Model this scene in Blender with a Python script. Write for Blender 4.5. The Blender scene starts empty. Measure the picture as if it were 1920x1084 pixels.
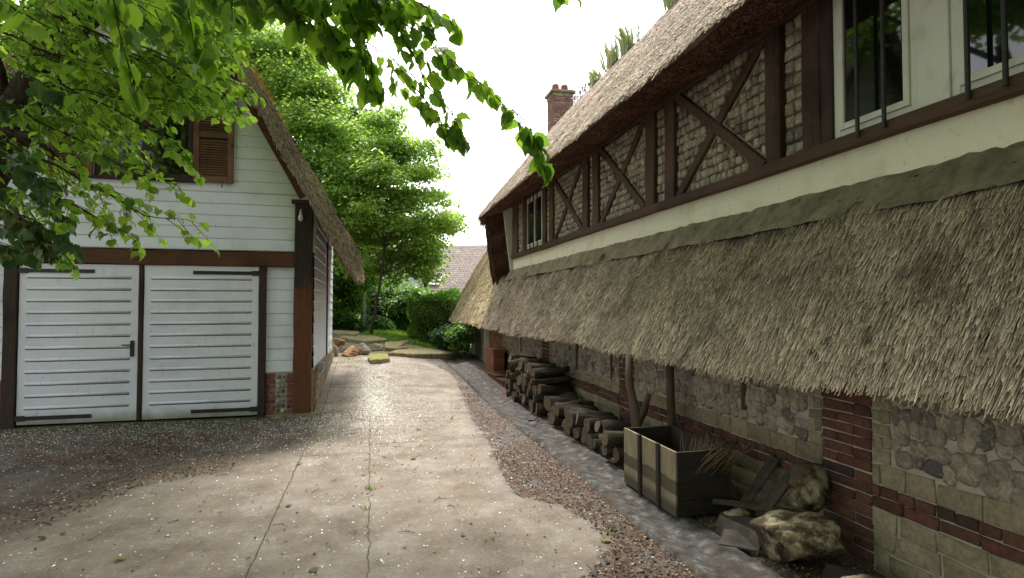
import bpy, math, random
import numpy as np
from mathutils import Vector
R = math.radians
scene = bpy.context.scene
random.seed(7)

# ------------------------------------------------------------------ camera, sky, sun, exposure
CAMH = 1.6; YAW = R(14.17); PITCH = R(1.69); F = 1050.0
cam = bpy.data.cameras.new('camera'); camo = bpy.data.objects.new('camera', cam)
scene.collection.objects.link(camo); scene.camera = camo
camo.location = (0, 0, CAMH); camo.rotation_euler = (R(90) + PITCH, 0, -YAW)
cam.sensor_width = 36; cam.lens = 36 * F / 1920; cam.clip_start = 0.05; cam.clip_end = 2000
SUN_EL, SUN_AZ = R(60), R(4)      # azimuth measured from +Y towards +X
world = bpy.data.worlds.new("World"); scene.world = world; world.use_nodes = True
wn = world.node_tree.nodes; wl = world.node_tree.links
sky = wn.new('ShaderNodeTexSky'); sky.sky_type = 'NISHITA'; sky.sun_disc = False
sky.sun_elevation = SUN_EL; sky.sun_rotation = SUN_AZ; sky.dust_density = 4.0; sky.air_density = 1.0
hs = wn.new('ShaderNodeHueSaturation'); hs.inputs['Saturation'].default_value = 0.22
hs.inputs['Value'].default_value = 1.0
wl.new(sky.outputs[0], hs.inputs['Color']); wl.new(hs.outputs[0], wn['Background'].inputs['Color'])
wn['Background'].inputs['Strength'].default_value = 0.15
sd_ = bpy.data.lights.new('sun', 'SUN'); sd_.energy = 1.35; sd_.angle = R(12); sd_.color = (1, .95, .87)
so = bpy.data.objects.new('sun', sd_); scene.collection.objects.link(so)
dv = Vector((math.sin(SUN_AZ) * math.cos(SUN_EL), math.cos(SUN_AZ) * math.cos(SUN_EL), math.sin(SUN_EL)))
so.rotation_euler = dv.to_track_quat('Z', 'Y').to_euler()
scene.view_settings.view_transform = 'Standard'; scene.view_settings.look = 'None'
scene.view_settings.exposure = 1.75; scene.view_settings.gamma = 1; scene.view_settings.use_curve_mapping = False
scene.cycles.max_bounces = 8; scene.cycles.transmission_bounces = 6; scene.cycles.transparent_max_bounces = 8

ca, sa = math.cos(YAW), math.sin(YAW)
FW = np.array([sa * math.cos(PITCH), ca * math.cos(PITCH), math.sin(PITCH)]); RT = np.array([ca, -sa, 0.0]); UP = np.cross(RT, FW)
CO = np.array([0, 0, CAMH])
def at(x, y, z):                       # photo pixel + depth -> world point
    return CO + z * (FW + RT * (x - 960) / F + UP * (542 - y) / F)
def at_h(x, y, h):                     # photo pixel on the level plane z = h
    d = FW + RT * (x - 960) / F + UP * (542 - y) / F
    return CO + d * ((h - CAMH) / d[2])

# ------------------------------------------------------------------ object helpers
def link(o, parent=None):
    scene.collection.objects.link(o)
    if parent is not None: o.parent = parent
    return o
def tag(o, label=None, cat=None, group=None, kind=None):
    if label: o['label'] = label
    if cat: o['category'] = cat
    if group: o['group'] = group
    if kind: o['kind'] = kind
    return o
def empty(name, loc=(0, 0, 0), rz=0):
    o = bpy.data.objects.new(name, None); o.location = loc; o.rotation_euler.z = rz; o.empty_display_size = .1
    return link(o)
def npmesh(name, V, F_, mats, parent=None, attrs=None, smooth=False, loc=None, midx=None):
    V = np.asarray(V, float); me = bpy.data.meshes.new(name)
    if loc is not None: V = V - np.asarray(loc)
    if isinstance(F_, np.ndarray):
        n, k = F_.shape
        me.vertices.add(len(V)); me.vertices.foreach_set('co', V.astype(np.float32).ravel())
        me.loops.add(n * k); me.loops.foreach_set('vertex_index', F_.astype(np.int32).ravel())
        me.polygons.add(n); me.polygons.foreach_set('loop_start', np.arange(0, n * k, k, dtype=np.int32))
        me.update(calc_edges=True)
    else:
        me.from_pydata([tuple(v) for v in V], [], [tuple(int(i) for i in f) for f in F_])
    for m in (mats if isinstance(mats, (list, tuple)) else [mats]): me.materials.append(m)
    if midx is not None: me.polygons.foreach_set('material_index', np.asarray(midx, np.int32))
    if attrs:
        for a, arr in attrs.items():
            at_ = me.attributes.new(a, 'FLOAT', 'POINT'); at_.data.foreach_set('value', np.asarray(arr, np.float32))
    if smooth: me.polygons.foreach_set('use_smooth', np.ones(len(me.polygons), bool))
    me.update()
    o = bpy.data.objects.new(name, me)
    if loc is not None: o.location = loc
    return link(o, parent)

class MB:
    def __init__(s): s.v = []; s.f = []; s.r = []; s.m = []
    def add(s, v, f, r=None, m=0):
        b = len(s.v); r = random.random() if r is None else r
        s.v += [tuple(map(float, p)) for p in v]; s.f += [tuple(i + b for i in q) for q in f]
        s.r += [r] * len(v); s.m += [m] * len(f)
    def box(s, a, b, r=None, m=0, bev=.004):
        a = np.minimum(a, b) * 1.0; c = np.maximum(a, b) * 1.0
        c = np.maximum(np.asarray(a), np.asarray(b))
        s.beam(((a[0] + c[0]) / 2, (a[1] + c[1]) / 2, a[2]), ((a[0] + c[0]) / 2, (a[1] + c[1]) / 2, c[2]),
               c[0] - a[0], c[1] - a[1], (1, 0, 0), r=r, m=m, bev=bev, seg=1, jit=0)
    def beam(s, p0, p1, w, d, wdir, r=None, m=0, bev=.008, seg=6, jit=.003):
        """timber of width w (along wdir) and depth d, chamfered, slightly uneven"""
        p0 = np.array(p0, float); p1 = np.array(p1, float); L = p1 - p0; ln = np.linalg.norm(L); t = L / ln
        wd = np.array(wdir, float); wd -= t * wd.dot(t); wd /= np.linalg.norm(wd); dd = np.cross(t, wd)
        bev = min(bev, w * .3, d * .3); W, D = w / 2, d / 2
        sec = [(-W + bev, -D), (W - bev, -D), (W, -D + bev), (W, D - bev), (W - bev, D), (-W + bev, D), (-W, D - bev), (-W, -D + bev)]
        v = []; f = []
        for i in range(seg + 1):
            c = p0 + L * i / seg; ox, oy = (random.gauss(0, jit), random.gauss(0, jit)) if jit else (0, 0)
            for (a, b) in sec:
                v.append(c + wd * (a + ox + (random.gauss(0, jit * .5) if jit else 0)) + dd * (b + oy))
        for i in range(seg):
            for k in range(8): f.append((i * 8 + k, i * 8 + (k + 1) % 8, i * 8 + 8 + (k + 1) % 8, i * 8 + 8 + k))
        f.append(tuple(range(7, -1, -1))); f.append(tuple(seg * 8 + k for k in range(8)))
        s.add(v, f, r, m)
    def tube(s, pts, rad, n=8, r=None, m=0, caps=True, capm=None, wob=0.0):
        pts = [np.array(p, float) for p in pts]; v = []; f = []
        rad = rad if hasattr(rad, '__len__') else [rad] * len(pts)
        ref = np.array([0, 0, 1.0]) if abs((pts[-1] - pts[0])[2]) < .8 * np.linalg.norm(pts[-1] - pts[0]) else np.array([1.0, 0, 0])
        ph = random.random() * 6
        for i, p in enumerate(pts):
            t = pts[min(i + 1, len(pts) - 1)] - pts[max(i - 1, 0)]; t /= np.linalg.norm(t) + 1e-9
            a = np.cross(t, ref); a /= np.linalg.norm(a) + 1e-9; b = np.cross(t, a)
            for k in range(n):
                th = 2 * math.pi * k / n
                q = rad[i] * (1 + wob * (math.sin(3 * th + ph) * .6 + math.sin(5 * th + ph * 2 + i * .4) * .4) + random.gauss(0, wob * .25))
                v.append(p + (a * math.cos(th) + b * math.sin(th)) * q)
        for i in range(len(pts) - 1):
            for k in range(n): f.append((i * n + k, i * n + (k + 1) % n, i * n + n + (k + 1) % n, i * n + n + k))
        s.add(v, f, r, m)
        if caps:
            rr = s.r[-1]; b = len(s.v) - len(v); cm = m if capm is None else capm
            s.f.append(tuple(b + k for k in range(n - 1, -1, -1))); s.m.append(cm)
            s.f.append(tuple(b + (len(pts) - 1) * n + k for k in range(n))); s.m.append(cm)
    def build(s, name, mats, parent=None, smooth=False, loc=None):
        return npmesh(name, s.v, s.f, mats, parent, {'rnd': s.r}, smooth, loc, s.m)

# ------------------------------------------------------------------ materials
class NT:
    def __init__(s, name, rough=.9, spec=.2):
        s.m = bpy.data.materials.new(name); s.m.use_nodes = True; s.n = s.m.node_tree.nodes; s.l = s.m.node_tree.links
        s.b = s.n['Principled BSDF']; s.b.inputs['Roughness'].default_value = rough
        s.b.inputs['Specular IOR Level'].default_value = spec
    def node(s, t, **k):
        n = s.n.new(t)
        for a, b in k.items(): setattr(n, a, b)
        return n
    def put(s, inp, val):
        if isinstance(val, bpy.types.NodeSocket): s.l.new(val, inp)
        elif isinstance(val, (tuple, list)) and len(val) == 3 and inp.type == 'RGBA': inp.default_value = (*val, 1)
        else: inp.default_value = val
    def pos(s): return s.node('ShaderNodeNewGeometry').outputs['Position']
    def xyz(s, v=None):
        n = s.node('ShaderNodeSeparateXYZ'); s.put(n.inputs[0], v or s.pos()); return n.outputs
    def mapv(s, scale, v=None, rot=(0, 0, 0)):
        n = s.node('ShaderNodeMapping'); n.inputs['Scale'].default_value = scale; n.inputs['Rotation'].default_value = rot
        s.put(n.inputs['Vector'], v or s.pos()); return n.outputs[0]
    def noise(s, scale, detail=4, v=None, rough=.6, dist=0):
        n = s.node('ShaderNodeTexNoise'); n.inputs['Scale'].default_value = scale; n.inputs['Detail'].default_value = detail
        n.inputs['Roughness'].default_value = rough; n.inputs['Distortion'].default_value = dist
        s.put(n.inputs['Vector'], v or s.pos()); return n.outputs['Fac']
    def voro(s, scale, v=None, out='Distance', feature='F1'):
        n = s.node('ShaderNodeTexVoronoi', feature=feature); n.inputs['Scale'].default_value = scale
        s.put(n.inputs['Vector'], v or s.pos()); return n.outputs[out]
    def attr(s, a): return s.node('ShaderNodeAttribute', attribute_name=a).outputs['Fac']
    def ramp(s, fac, stops, interp='LINEAR'):
        n = s.node('ShaderNodeValToRGB'); e = n.color_ramp.elements; n.color_ramp.interpolation = interp
        while len(e) < len(stops): e.new(.5)
        for i, (p, c) in enumerate(stops):
            e[i].position = p; e[i].color = (*c, 1) if hasattr(c, '__len__') else (c, c, c, 1)
        s.put(n.inputs[0], fac); return n.outputs[0]
    def mix(s, fac, a, b, mode='MIX'):
        n = s.node('ShaderNodeMix', data_type='RGBA', blend_type=mode)
        s.put(n.inputs['Factor'], fac); s.put(n.inputs[6], a); s.put(n.inputs[7], b); return n.outputs[2]
    def math(s, op, a, b=0.0, clamp=False):
        n = s.node('ShaderNodeMath', operation=op, use_clamp=clamp); s.put(n.inputs[0], a); s.put(n.inputs[1], b); return n.outputs[0]
    def step(s, v, lo, hi):                # smooth 0..1 between lo and hi
        n = s.node('ShaderNodeMapRange', interpolation_type='SMOOTHSTEP'); s.put(n.inputs[0], v)
        n.inputs[1].default_value = lo; n.inputs[2].default_value = hi; return n.outputs[0]
    def bump(s, h, strength=.5, dist=.01, normal=None):
        n = s.node('ShaderNodeBump'); n.inputs['Strength'].default_value = strength; n.inputs['Distance'].default_value = dist
        s.put(n.inputs['Height'], h)
        if normal: s.put(n.inputs['Normal'], normal)
        s.l.new(n.outputs[0], s.b.inputs['Normal']); return n.outputs[0]
    def col(s, c): s.put(s.b.inputs['Base Color'], c); return s

def m_wood(name, dark, light, scale=(60, 60, 3), grey=None):
    t = NT(name, .75, .25); v = t.mapv(scale)
    g = t.noise(1.0, 5, v, .7); c = t.ramp(g, [(.3, dark), (.7, light)])
    big = t.noise(1.3, 4); c = t.mix(t.step(big, .45, .7), c, tuple(x * .55 for x in dark), 'MIX') if grey is None else t.mix(t.step(big, .45, .65), c, grey)
    c = t.mix(t.math('MULTIPLY', t.attr('rnd'), .35), c, tuple(x * 1.3 for x in light))
    t.col(c); t.bump(g, .5, .006); return t.m
WOODV = m_wood('dark_oak', (.030, .017, .012), (.105, .060, .042), (45, 45, 2.5))
WOODH = m_wood('oak_sill', (.026, .015, .010), (.095, .054, .038), (45, 2.5, 45))
WOODX = m_wood('lintel_oak', (.045, .020, .010), (.125, .058, .028), (2.5, 45, 45))
BLACKWOOD = m_wood('dark_door_post', (.018, .012, .010), (.06, .038, .03), (45, 45, 2.5))
SHUT = m_wood('varnished_shutter', (.10, .05, .026), (.20, .11, .062), (30, 30, 6))
LIMB = m_wood('bare_branch', (.035, .024, .018), (.11, .08, .058), (20, 20, 4), (.06, .06, .035))
# corner post: creosote worn away on the lower half
t = NT('worn_corner_post', .7, .25); g = t.noise(1, 5, t.mapv((50, 50, 2.5)), .7)
z = t.math('ADD', t.xyz()[2], t.math('MULTIPLY', t.noise(7, 4), .5))
lo = t.ramp(g, [(.3, (.075, .029, .013)), (.7, (.17, .070, .030))]); hi = t.ramp(g, [(.3, (.016, .012, .010)), (.75, (.05, .038, .03))])
t.col(t.mix(t.step(z, 2.0, 2.25), lo, hi)); t.bump(g, .5, .006); POSTM = t.m

def m_paint(name, base, grey, moss_h=None, axis='x'):
    t = NT(name, .45, .4); n1 = t.noise(2.2, 6, None, .65); n2 = t.noise(30, 4, t.mapv((1, 1, .25)))
    c = t.mix(t.step(n1, .45, .8), base, grey)
    c = t.mix(t.math('MULTIPLY', t.step(n2, .58, .75), .35), c, (.30, .29, .24))
    c = t.mix(t.math('MULTIPLY', t.attr('rnd'), .14), c, (.55, .57, .56))
    o = t.xyz()
    if moss_h is not None:
        k = t.math('SUBTRACT', moss_h + .02, o[2]); k = t.math('ADD', k, t.math('MULTIPLY', t.noise(6, 5), .16))
        c = t.mix(t.math('MULTIPLY', t.step(k, .02, .22), .8), c, (.16, .15, .05))
    if name == 'gable_paint':   # algae on the boards near the verge
        k = t.math('ADD', t.math('SUBTRACT', o[2], t.math('MULTIPLY', t.math('SUBTRACT', -.85, o[0]), 1.75)), t.math('MULTIPLY', t.noise(3.0, 4), .8))
        c = t.mix(t.math('MULTIPLY', t.step(k, 1.9, 3.4), .55), c, (.42, .50, .22))
    sp = t.voro(9); c = t.mix(t.math('MULTIPLY', t.step(sp, .06, .03), .7), c, (.12, .07, .04))
    t.col(c); t.bump(t.noise(50, 4, t.mapv((.2, .2, 1))), .12, .004); return t.m
PAINT = m_paint('white_boards', (.72, .76, .82), (.58, .61, .65))
GPAINT = m_paint('gable_paint', (.72, .76, .81), (.59, .63, .63))
DPAINT = m_paint('door_paint', (.73, .76, .83), (.60, .63, .68), .13)
t = NT('black_iron', .5, .4); t.col(t.ramp(t.noise(25), [(.4, (.012, .012, .012)), (.7, (.035, .028, .022))])); IRON = t.m
t = NT('window_white', .4, .4); t.col(t.mix(t.step(t.noise(6, 5), .5, .8), (.62, .62, .56), (.45, .46, .38))); WWHITE = t.m
t = NT('plaster', .9, .1); n = t.noise(2.5, 8, None, .65); c = t.mix(t.step(n, .48, .72), (.72, .71, .58), (.58, .57, .43))
c = t.mix(t.math('MULTIPLY', t.step(t.noise(14, 5), .62, .75), .5), c, (.24, .24, .15)); t.col(c); t.bump(t.noise(40, 6), .4, .006); PLASTER = t.m
t = NT('mossy_mortar', .95, .1); n = t.noise(5, 8, None, .7); c = t.ramp(n, [(.3, (.15, .135, .085)), (.5, (.29, .26, .175)), (.7, (.42, .38, .27))])
c = t.mix(t.step(t.noise(24, 6, t.mapv((1, .5, 1)), .7), .60, .66), c, (.09, .075, .045)); t.col(c); t.bump(t.noise(14, 9, None, .8), 1, .06); MORTARF = t.m
t = NT('mortar', .95, .1); t.col(t.ramp(t.noise(12, 6), [(.3, (.20, .18, .13)), (.7, (.38, .35, .27))])); t.bump(t.noise(70, 4), .5, .004); MORTAR = t.m
t = NT('pale_mortar', .95, .1); t.col(t.ramp(t.noise(12, 6), [(.3, (.30, .27, .20)), (.7, (.46, .42, .33))])); t.bump(t.noise(70, 4), .5, .004); PMORTAR = t.m
t = NT('deep_mortar', .95, .1); t.col(t.ramp(t.noise(20, 6), [(.3, (.10, .085, .06)), (.7, (.24, .205, .15))])); t.bump(t.noise(70, 4), .6, .006); DMORT = t.m
def m_brick(name, stops, dirt):
    t = NT(name, .9, .15); c = t.ramp(t.attr('rnd'), stops)
    c = t.mix(.75, c, t.ramp(t.noise(35, 5), [(.3, .55), (.7, 1.25)]), 'MULTIPLY')
    c = t.mix(t.math('MULTIPLY', t.step(t.noise(4, 5), .52, .7), .6), c, dirt)
    t.col(c); t.bump(t.noise(60, 6, None, .7), .6, .008); return t.m
BRICK = m_brick('red_brick', [(0, (.090, .042, .030)), (.4, (.150, .068, .046)), (.8, (.110, .058, .044)), (1, (.055, .036, .031))], (.07, .055, .035))
BRICKL = m_brick('bright_red_brick', [(0, (.20, .070, .052)), (.5, (.27, .11, .085)), (1, (.16, .07, .058))], (.30, .22, .17))
CHALK = m_brick('chalk_block', [(0, (.26, .215, .135)), (.5, (.34, .285, .185)), (1, (.21, .175, .115))], (.13, .115, .065))
BRICKC = m_brick('chimney_brick', [(0, (.22, .10, .085)), (.5, (.30, .16, .135)), (.8, (.20, .11, .10)), (1, (.38, .28, .24))], (.34, .27, .23))
TERRA = m_brick('terracotta', [(0, (.24, .09, .06)), (1, (.30, .125, .085))], (.17, .085, .06))
def m_flint(name, stops, rough=.45):
    t = NT(name, rough, .4); c = t.ramp(t.attr('rnd'), stops)
    n = t.noise(22, 6, None, .7, 1.0); c = t.mix(.8, c, t.ramp(n, [(.3, .35), (.5, .9), (.7, 1.7)]), 'MULTIPLY')
    c = t.mix(t.math('MULTIPLY', t.step(t.noise(30, 5), .56, .66), .6), c, (.50, .46, .36))
    t.col(c); t.bump(t.noise(28, 6, None, .7), .9, .015); return t.m
FLINTU = m_flint('squared_flint', [(0, (.36, .305, .235)), (.3, (.22, .185, .145)), (.55, (.42, .36, .28)), (.8, (.27, .23, .175)), (1, (.11, .10, .085))])
FLINTL = m_flint('rubble_flint', [(0, (.36, .30, .215)), (.3, (.24, .21, .155)), (.55, (.40, .34, .25)), (.85, (.19, .165, .13)), (.97, (.13, .125, .11)), (1, (.06, .06, .06))], .7)
FLINTG = m_flint('knapped_flint', [(0, (.05, .06, .07)), (.5, (.22, .23, .22)), (1, (.50, .48, .42))], .35)
def m_thatch(name, dark, mid, light, moss, mossamt=.5):
    t = NT(name, .8, .2); c = t.ramp(t.attr('rnd'), [(0, dark), (.5, mid), (.95, light)])
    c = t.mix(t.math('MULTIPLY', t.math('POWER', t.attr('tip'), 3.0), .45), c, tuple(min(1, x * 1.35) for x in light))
    c = t.mix(1.0, c, t.ramp(t.attr('tip'), [(0, .30), (.6, .85), (1, 1.3)]), 'MULTIPLY')  # lit tips and shaded roots painted into the colour of each reed
    c = t.mix(.8, c, t.ramp(t.noise(1.6, 5, None, .65), [(.3, .55), (.65, 1.15)]), 'MULTIPLY')
    c = t.mix(t.math('MULTIPLY', t.step(t.noise(2.3, 6, None, .7), .52, .68), mossamt), c, moss)
    t.col(c); return t.m
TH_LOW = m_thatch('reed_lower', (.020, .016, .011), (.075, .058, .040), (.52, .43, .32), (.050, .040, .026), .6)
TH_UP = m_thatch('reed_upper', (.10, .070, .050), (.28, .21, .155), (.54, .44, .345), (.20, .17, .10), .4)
TH_END = m_thatch('reed_far_end', (.13, .09, .045), (.36, .28, .16), (.56, .46, .29), (.25, .20, .10), .3)  # yellower, brighter reed colour for the far end of the roof
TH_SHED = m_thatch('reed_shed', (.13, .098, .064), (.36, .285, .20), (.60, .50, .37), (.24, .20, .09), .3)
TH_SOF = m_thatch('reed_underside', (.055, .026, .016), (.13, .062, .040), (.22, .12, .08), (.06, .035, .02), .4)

def m_leaf(name, cols, trans, tfac=.45, rough=.45):
    t = NT(name, rough, .35); c = t.ramp(t.attr('rnd'), [(i / (len(cols) - 1), k) for i, k in enumerate(cols)])
    c = t.mix(.5, c, t.ramp(t.noise(1.7, 3), [(.3, .7), (.7, 1.25)]), 'MULTIPLY'); t.col(c)
    tr = t.node('ShaderNodeBsdfTranslucent'); tc = t.mix(1.0, c, trans, 'MULTIPLY'); t.put(tr.inputs[0], tc)
    mx = t.node('ShaderNodeMixShader'); mx.inputs[0].default_value = tfac
    t.l.new(t.b.outputs[0], mx.inputs[1]); t.l.new(tr.outputs[0], mx.inputs[2]); t.l.new(mx.outputs[0], t.n['Material Output'].inputs[0]); return t.m
LIND = m_leaf('linden_leaf', [(.05, .11, .024), (.13, .24, .038), (.22, .36, .05)], (2.3, 2.2, 1.0), .62)
LINDM = m_leaf('young_leaf', [(.07, .14, .028), (.17, .29, .045), (.28, .43, .07)], (2.0, 2.0, 1.0), .58)
MAPLE = m_leaf('maple_leaf', [(.11, .19, .05), (.22, .34, .085), (.36, .48, .14)], (1.7, 1.7, .9), .58)
DARKL = m_leaf('dark_leaf', [(.028, .062, .024), (.05, .105, .036), (.09, .16, .048)], (1.6, 1.8, .9), .4)
HEDGE = m_leaf('hedge_leaf', [(.04, .10, .016), (.085, .19, .025), (.17, .29, .04)], (1.6, 1.7, .8), .4)
YELL = m_leaf('yellowing_leaf', [(.05, .09, .03), (.10, .12, .03), (.30, .20, .05)], (1.4, 1.4, .8), .35)
GRASS = m_leaf('grass_blade', [(.07, .15, .02), (.13, .24, .03), (.20, .28, .05)], (1.5, 1.6, .8), .4)
IRIS = m_leaf('iris_blade', [(.14, .22, .06), (.24, .30, .09), (.40, .36, .15)], (1.5, 1.5, .9), .4)
DRYM = m_leaf('dry_twig', [(.14, .08, .05), (.22, .14, .08), (.30, .24, .12)], (1, 1, 1), .1)
t = NT('bark', .9, .1); g = t.noise(8, 6, t.mapv((4, 4, 1)), .7); t.col(t.ramp(g, [(.3, (.018, .014, .010)), (.7, (.085, .068, .05))])); t.bump(g, .9, .02); BARK = t.m
t = NT('log_bark', .9, .1); g = t.noise(22, 6, t.mapv((.3, 1, 1)), .7); t.col(t.mix(t.attr('rnd'), t.ramp(g, [(.3, (.012, .009, .007)), (.7, (.060, .045, .034))]), t.ramp(g, [(.3, (.02, .019, .014)), (.7, (.095, .08, .058))]))); t.bump(g, .9, .012); LOGB = t.m
t = NT('log_end', .9, .1); t.col(t.ramp(t.noise(30, 5), [(.3, (.07, .052, .036)), (.7, (.22, .165, .115))])); LOGE = t.m
t = NT('weathered_ply', .85, .15); g = t.noise(14, 6, t.mapv((1, 1, .3)), .7)
c = t.ramp(g, [(.3, (.19, .155, .10)), (.7, (.31, .26, .17))]); o = t.xyz(); k = t.math('ADD', o[2], t.math('MULTIPLY', t.noise(6, 3, None), .06))
c = t.mix(t.math('MULTIPLY', t.math('MULTIPLY', t.step(k, .20, .215), t.step(k, .32, .305)), .75), c, (.06, .055, .035))
c = t.mix(t.step(k, .18, .10), c, (.09, .08, .05)); t.col(c); t.bump(g, .3, .004); PLY = t.m
DARKPL = m_wood('dark_crate_boards', (.014, .011, .009), (.045, .035, .028), (4, 4, 50))
t = NT('old_stone', .9, .1); n = t.noise(9, 7, None, .7); c = t.ramp(n, [(.38, (.035, .026, .018)), (.48, (.13, .10, .06)), (.55, (.30, .26, .17)), (.68, (.48, .43, .29))]); c = t.mix(t.step(t.noise(3, 3), .5, .6), c, (.09, .07, .045)); t.col(c); t.bump(t.noise(14, 8, None, .7), 1, .03); STONE = t.m
def m_rock(name, a, b, moss, amt):
    t = NT(name, .9, .1); n = t.noise(6, 7, None, .7); c = t.ramp(n, [(.35, a), (.65, b)])
    up = t.xyz(t.node('ShaderNodeNewGeometry').outputs['Normal'])[2]
    c = t.mix(t.math('MULTIPLY', t.step(t.math('ADD', up, t.math('MULTIPLY', t.noise(8, 5), .8)), .9, 1.3), amt), c, moss)
    t.col(c); t.bump(t.noise(12, 8, None, .7), .9, .03); return t.m
ROCKG = m_rock('grey_rock', (.16, .14, .10), (.42, .38, .30), (.16, .16, .05), .6)
ROCKO = m_rock('orange_rock', (.30, .15, .08), (.50, .30, .18), (.20, .18, .06), .3)
STEPM = m_rock('weathered_concrete', (.17, .14, .08), (.38, .33, .23), (.17, .16, .05), .5)
t = NT('concrete_post', .9, .1); t.col(t.ramp(t.noise(14, 6), [(.3, (.25, .24, .19)), (.7, (.42, .41, .34))])); CONC = t.m
t = NT('slate_plank', .8, .2); t.col(t.ramp(t.noise(7, 6), [(.3, (.025, .022, .018)), (.7, (.10, .085, .065))])); PLANK = t.m
t = NT('roof_tile', .8, .2); bt = t.node('ShaderNodeTexBrick'); bt.inputs['Scale'].default_value = 1.0
bt.inputs['Brick Width'].default_value = .20; bt.inputs['Row Height'].default_value = .14; bt.inputs['Mortar Size'].default_value = .012
bt.inputs['Color1'].default_value = (.19, .155, .135, 1); bt.inputs['Color2'].default_value = (.28, .235, .205, 1); bt.inputs['Mortar'].default_value = (.09, .06, .05, 1)
o = t.xyz(); cb = t.node('ShaderNodeCombineXYZ'); t.l.new(o[0], cb.inputs[0]); t.l.new(o[2], cb.inputs[1]); t.l.new(cb.outputs[0], bt.inputs['Vector'])
t.col(t.mix(.7, bt.outputs['Color'], t.ramp(t.noise(5, 8, None, .8), [(.35, .7), (.65, 1.35)]), 'MULTIPLY')); t.bump(bt.outputs['Fac'], .4, .02); TILE = t.m
t = NT('white_render', .9, .1); t.col(t.mix(t.noise(2), (.62, .66, .68), (.52, .56, .58))); RENDER = t.m
t = NT('dark_interior', 1, 0); t.col((.01, .01, .009)); DARKIN = t.m
t = NT('blue_plastic', .4, .4); t.col((.25, .36, .62)); BLUEP = t.m
t = NT('grey_plastic', .5, .4); t.col((.30, .31, .32)); GREYP = t.m
t = NT('bulb_glass', .2, .5); t.col((.55, .55, .5)); BULB = t.m
t = NT('window_glass', .03, .5); t.col((.006, .008, .007)); t.b.inputs['IOR'].default_value = 1.52; t.b.inputs['Specular IOR Level'].default_value = .8; GLASS = t.m
t = NT('petal', .6, .3); t.col(t.mix(t.attr('rnd'), (.74, .70, .58), (.90, .88, .80))); PETAL = t.m
t = NT('brown_litter', .85, .15); t.col(t.ramp(t.attr('rnd'), [(0, (.045, .026, .018)), (.5, (.125, .070, .045)), (.9, (.23, .145, .095)), (1, (.42, .36, .26))])); LITTER = t.m
t = NT('tarmac_gutter', .95, .1); n = t.noise(9, 8, None, .7); c = t.ramp(n, [(.38, (.035, .032, .030)), (.55, (.085, .080, .075)), (.68, (.20, .19, .178))])
c = t.mix(t.math('MULTIPLY', t.step(t.noise(3, 4, t.mapv((3, .5, 1))), .5, .68), .7), c, (.075, .055, .042)); t.col(c); t.bump(t.noise(60, 6), .7, .008); GUT = t.m

# ------------------------------------------------------------------ ground height
def ss(x): x = np.clip(x, 0, 1); return x * x * (3 - 2 * x)
def gh(X, Y):
    X = np.asarray(X, float); Y = np.asarray(Y, float)
    g = .38 * ss((Y - 8.9) / 4.4) * (1 - .75 * ss((X - .2) / 1.9))
    g = g + .24 * ss((Y - 14.2) / 3) * (1 - .5 * ss((X - 1.3) / 1))
    g = g + .045 * np.maximum(0, Y - 20) * ss((80 - Y) / 30 + 1)
    g = g - .05 * ss((X - 1.85) / .1) * ss((2.45 - X) / .12) - .015 * ss((X - 2.4) / .2)
    return g + .006 * np.sin(X * 1.7 + 1) * np.sin(Y * .9)
def axis(*segs):
    out = []
    for a, b, s in segs: out += list(np.arange(a, b, s))
    return np.array(out + [segs[-1][1]])
gx = axis((-320, -40, 20), (-40, -8, 2), (-8, -6, .25), (-6, 4, .06), (4, 8, .4), (8, 40, 2), (40, 320, 20))
gy = axis((-320, -40, 20), (-40, -4, 2), (-4, 1.5, .3), (1.5, 16, .06), (16, 24, .2), (24, 60, 1.5), (60, 500, 20))
GX, GY = np.meshgrid(gx, gy, indexing='ij'); GZ = gh(GX, GY)
V = np.stack([GX, GY, GZ], -1).reshape(-1, 3); nx, ny = len(gx), len(gy)
I = np.arange(nx * ny).reshape(nx, ny); FQ = np.stack([I[:-1, :-1], I[1:, :-1], I[1:, 1:], I[:-1, 1:]], -1).reshape(-1, 4)
# signed distances of the surface regions (positive = inside)
edge_y = np.array([-20, 1, 3.1, 3.48, 3.9, 4.3, 4.6, 5.4, 6.4, 8, 10, 12, 13.5, 16]); edge_x = np.array([1.2, 1.15, 1.2, 1.58, 1.60, 1.5, 1.22, 1.25, 1.36, 1.42, 1.62, 1.75, 1.5, 1.3])
sd_conc = np.interp(GY, edge_y, edge_x) - GX
ap_x = np.array([-7, -3.2, -2.5, -2.2, -1.9, -.75, -.45, 0]); ap_y = np.array([2.6, 3.4, 4.3, 5.4, 6.15, 6.55, 7.6, 9.5])
sd_ap = GY - np.interp(GX, ap_x, ap_y); sd_ap = np.minimum(sd_ap, (-.62 - GX) * 2.5) - 3 * (GY > 8.75)
sd_far = GY - (14.0 + .7 * np.clip(GX, -1, 3))
t = NT('driveway', .85, .25); o = t.xyz(); 
c = t.ramp(t.noise(2.0, 9, None, .68), [(.34, (.120, .094, .067)), (.5, (.195, .160, .125)), (.64, (.265, .230, .190))])
c = t.mix(t.math('MULTIPLY', t.step(t.noise(3.2, 6, t.mapv((2.2, .35, 1)), .7), .5, .66), .5), c, (.20, .145, .09))
c = t.mix(t.math('MULTIPLY', t.step(t.noise(90, 3), .54, .66), .6), c, (.13, .11, .085))
c = t.mix(t.math('MULTIPLY', t.step(t.noise(26, 6, None, .75), .55, .66), .45), c, (.17, .14, .105))
c = t.mix(t.math('MULTIPLY', t.step(t.noise(11, 7, None, .75), .56, .66), .35), c, (.44, .42, .38))
c = t.mix(t.math('MULTIPLY', t.step(t.voro(55), .20, .12), .35), c, (.48, .45, .38))
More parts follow.
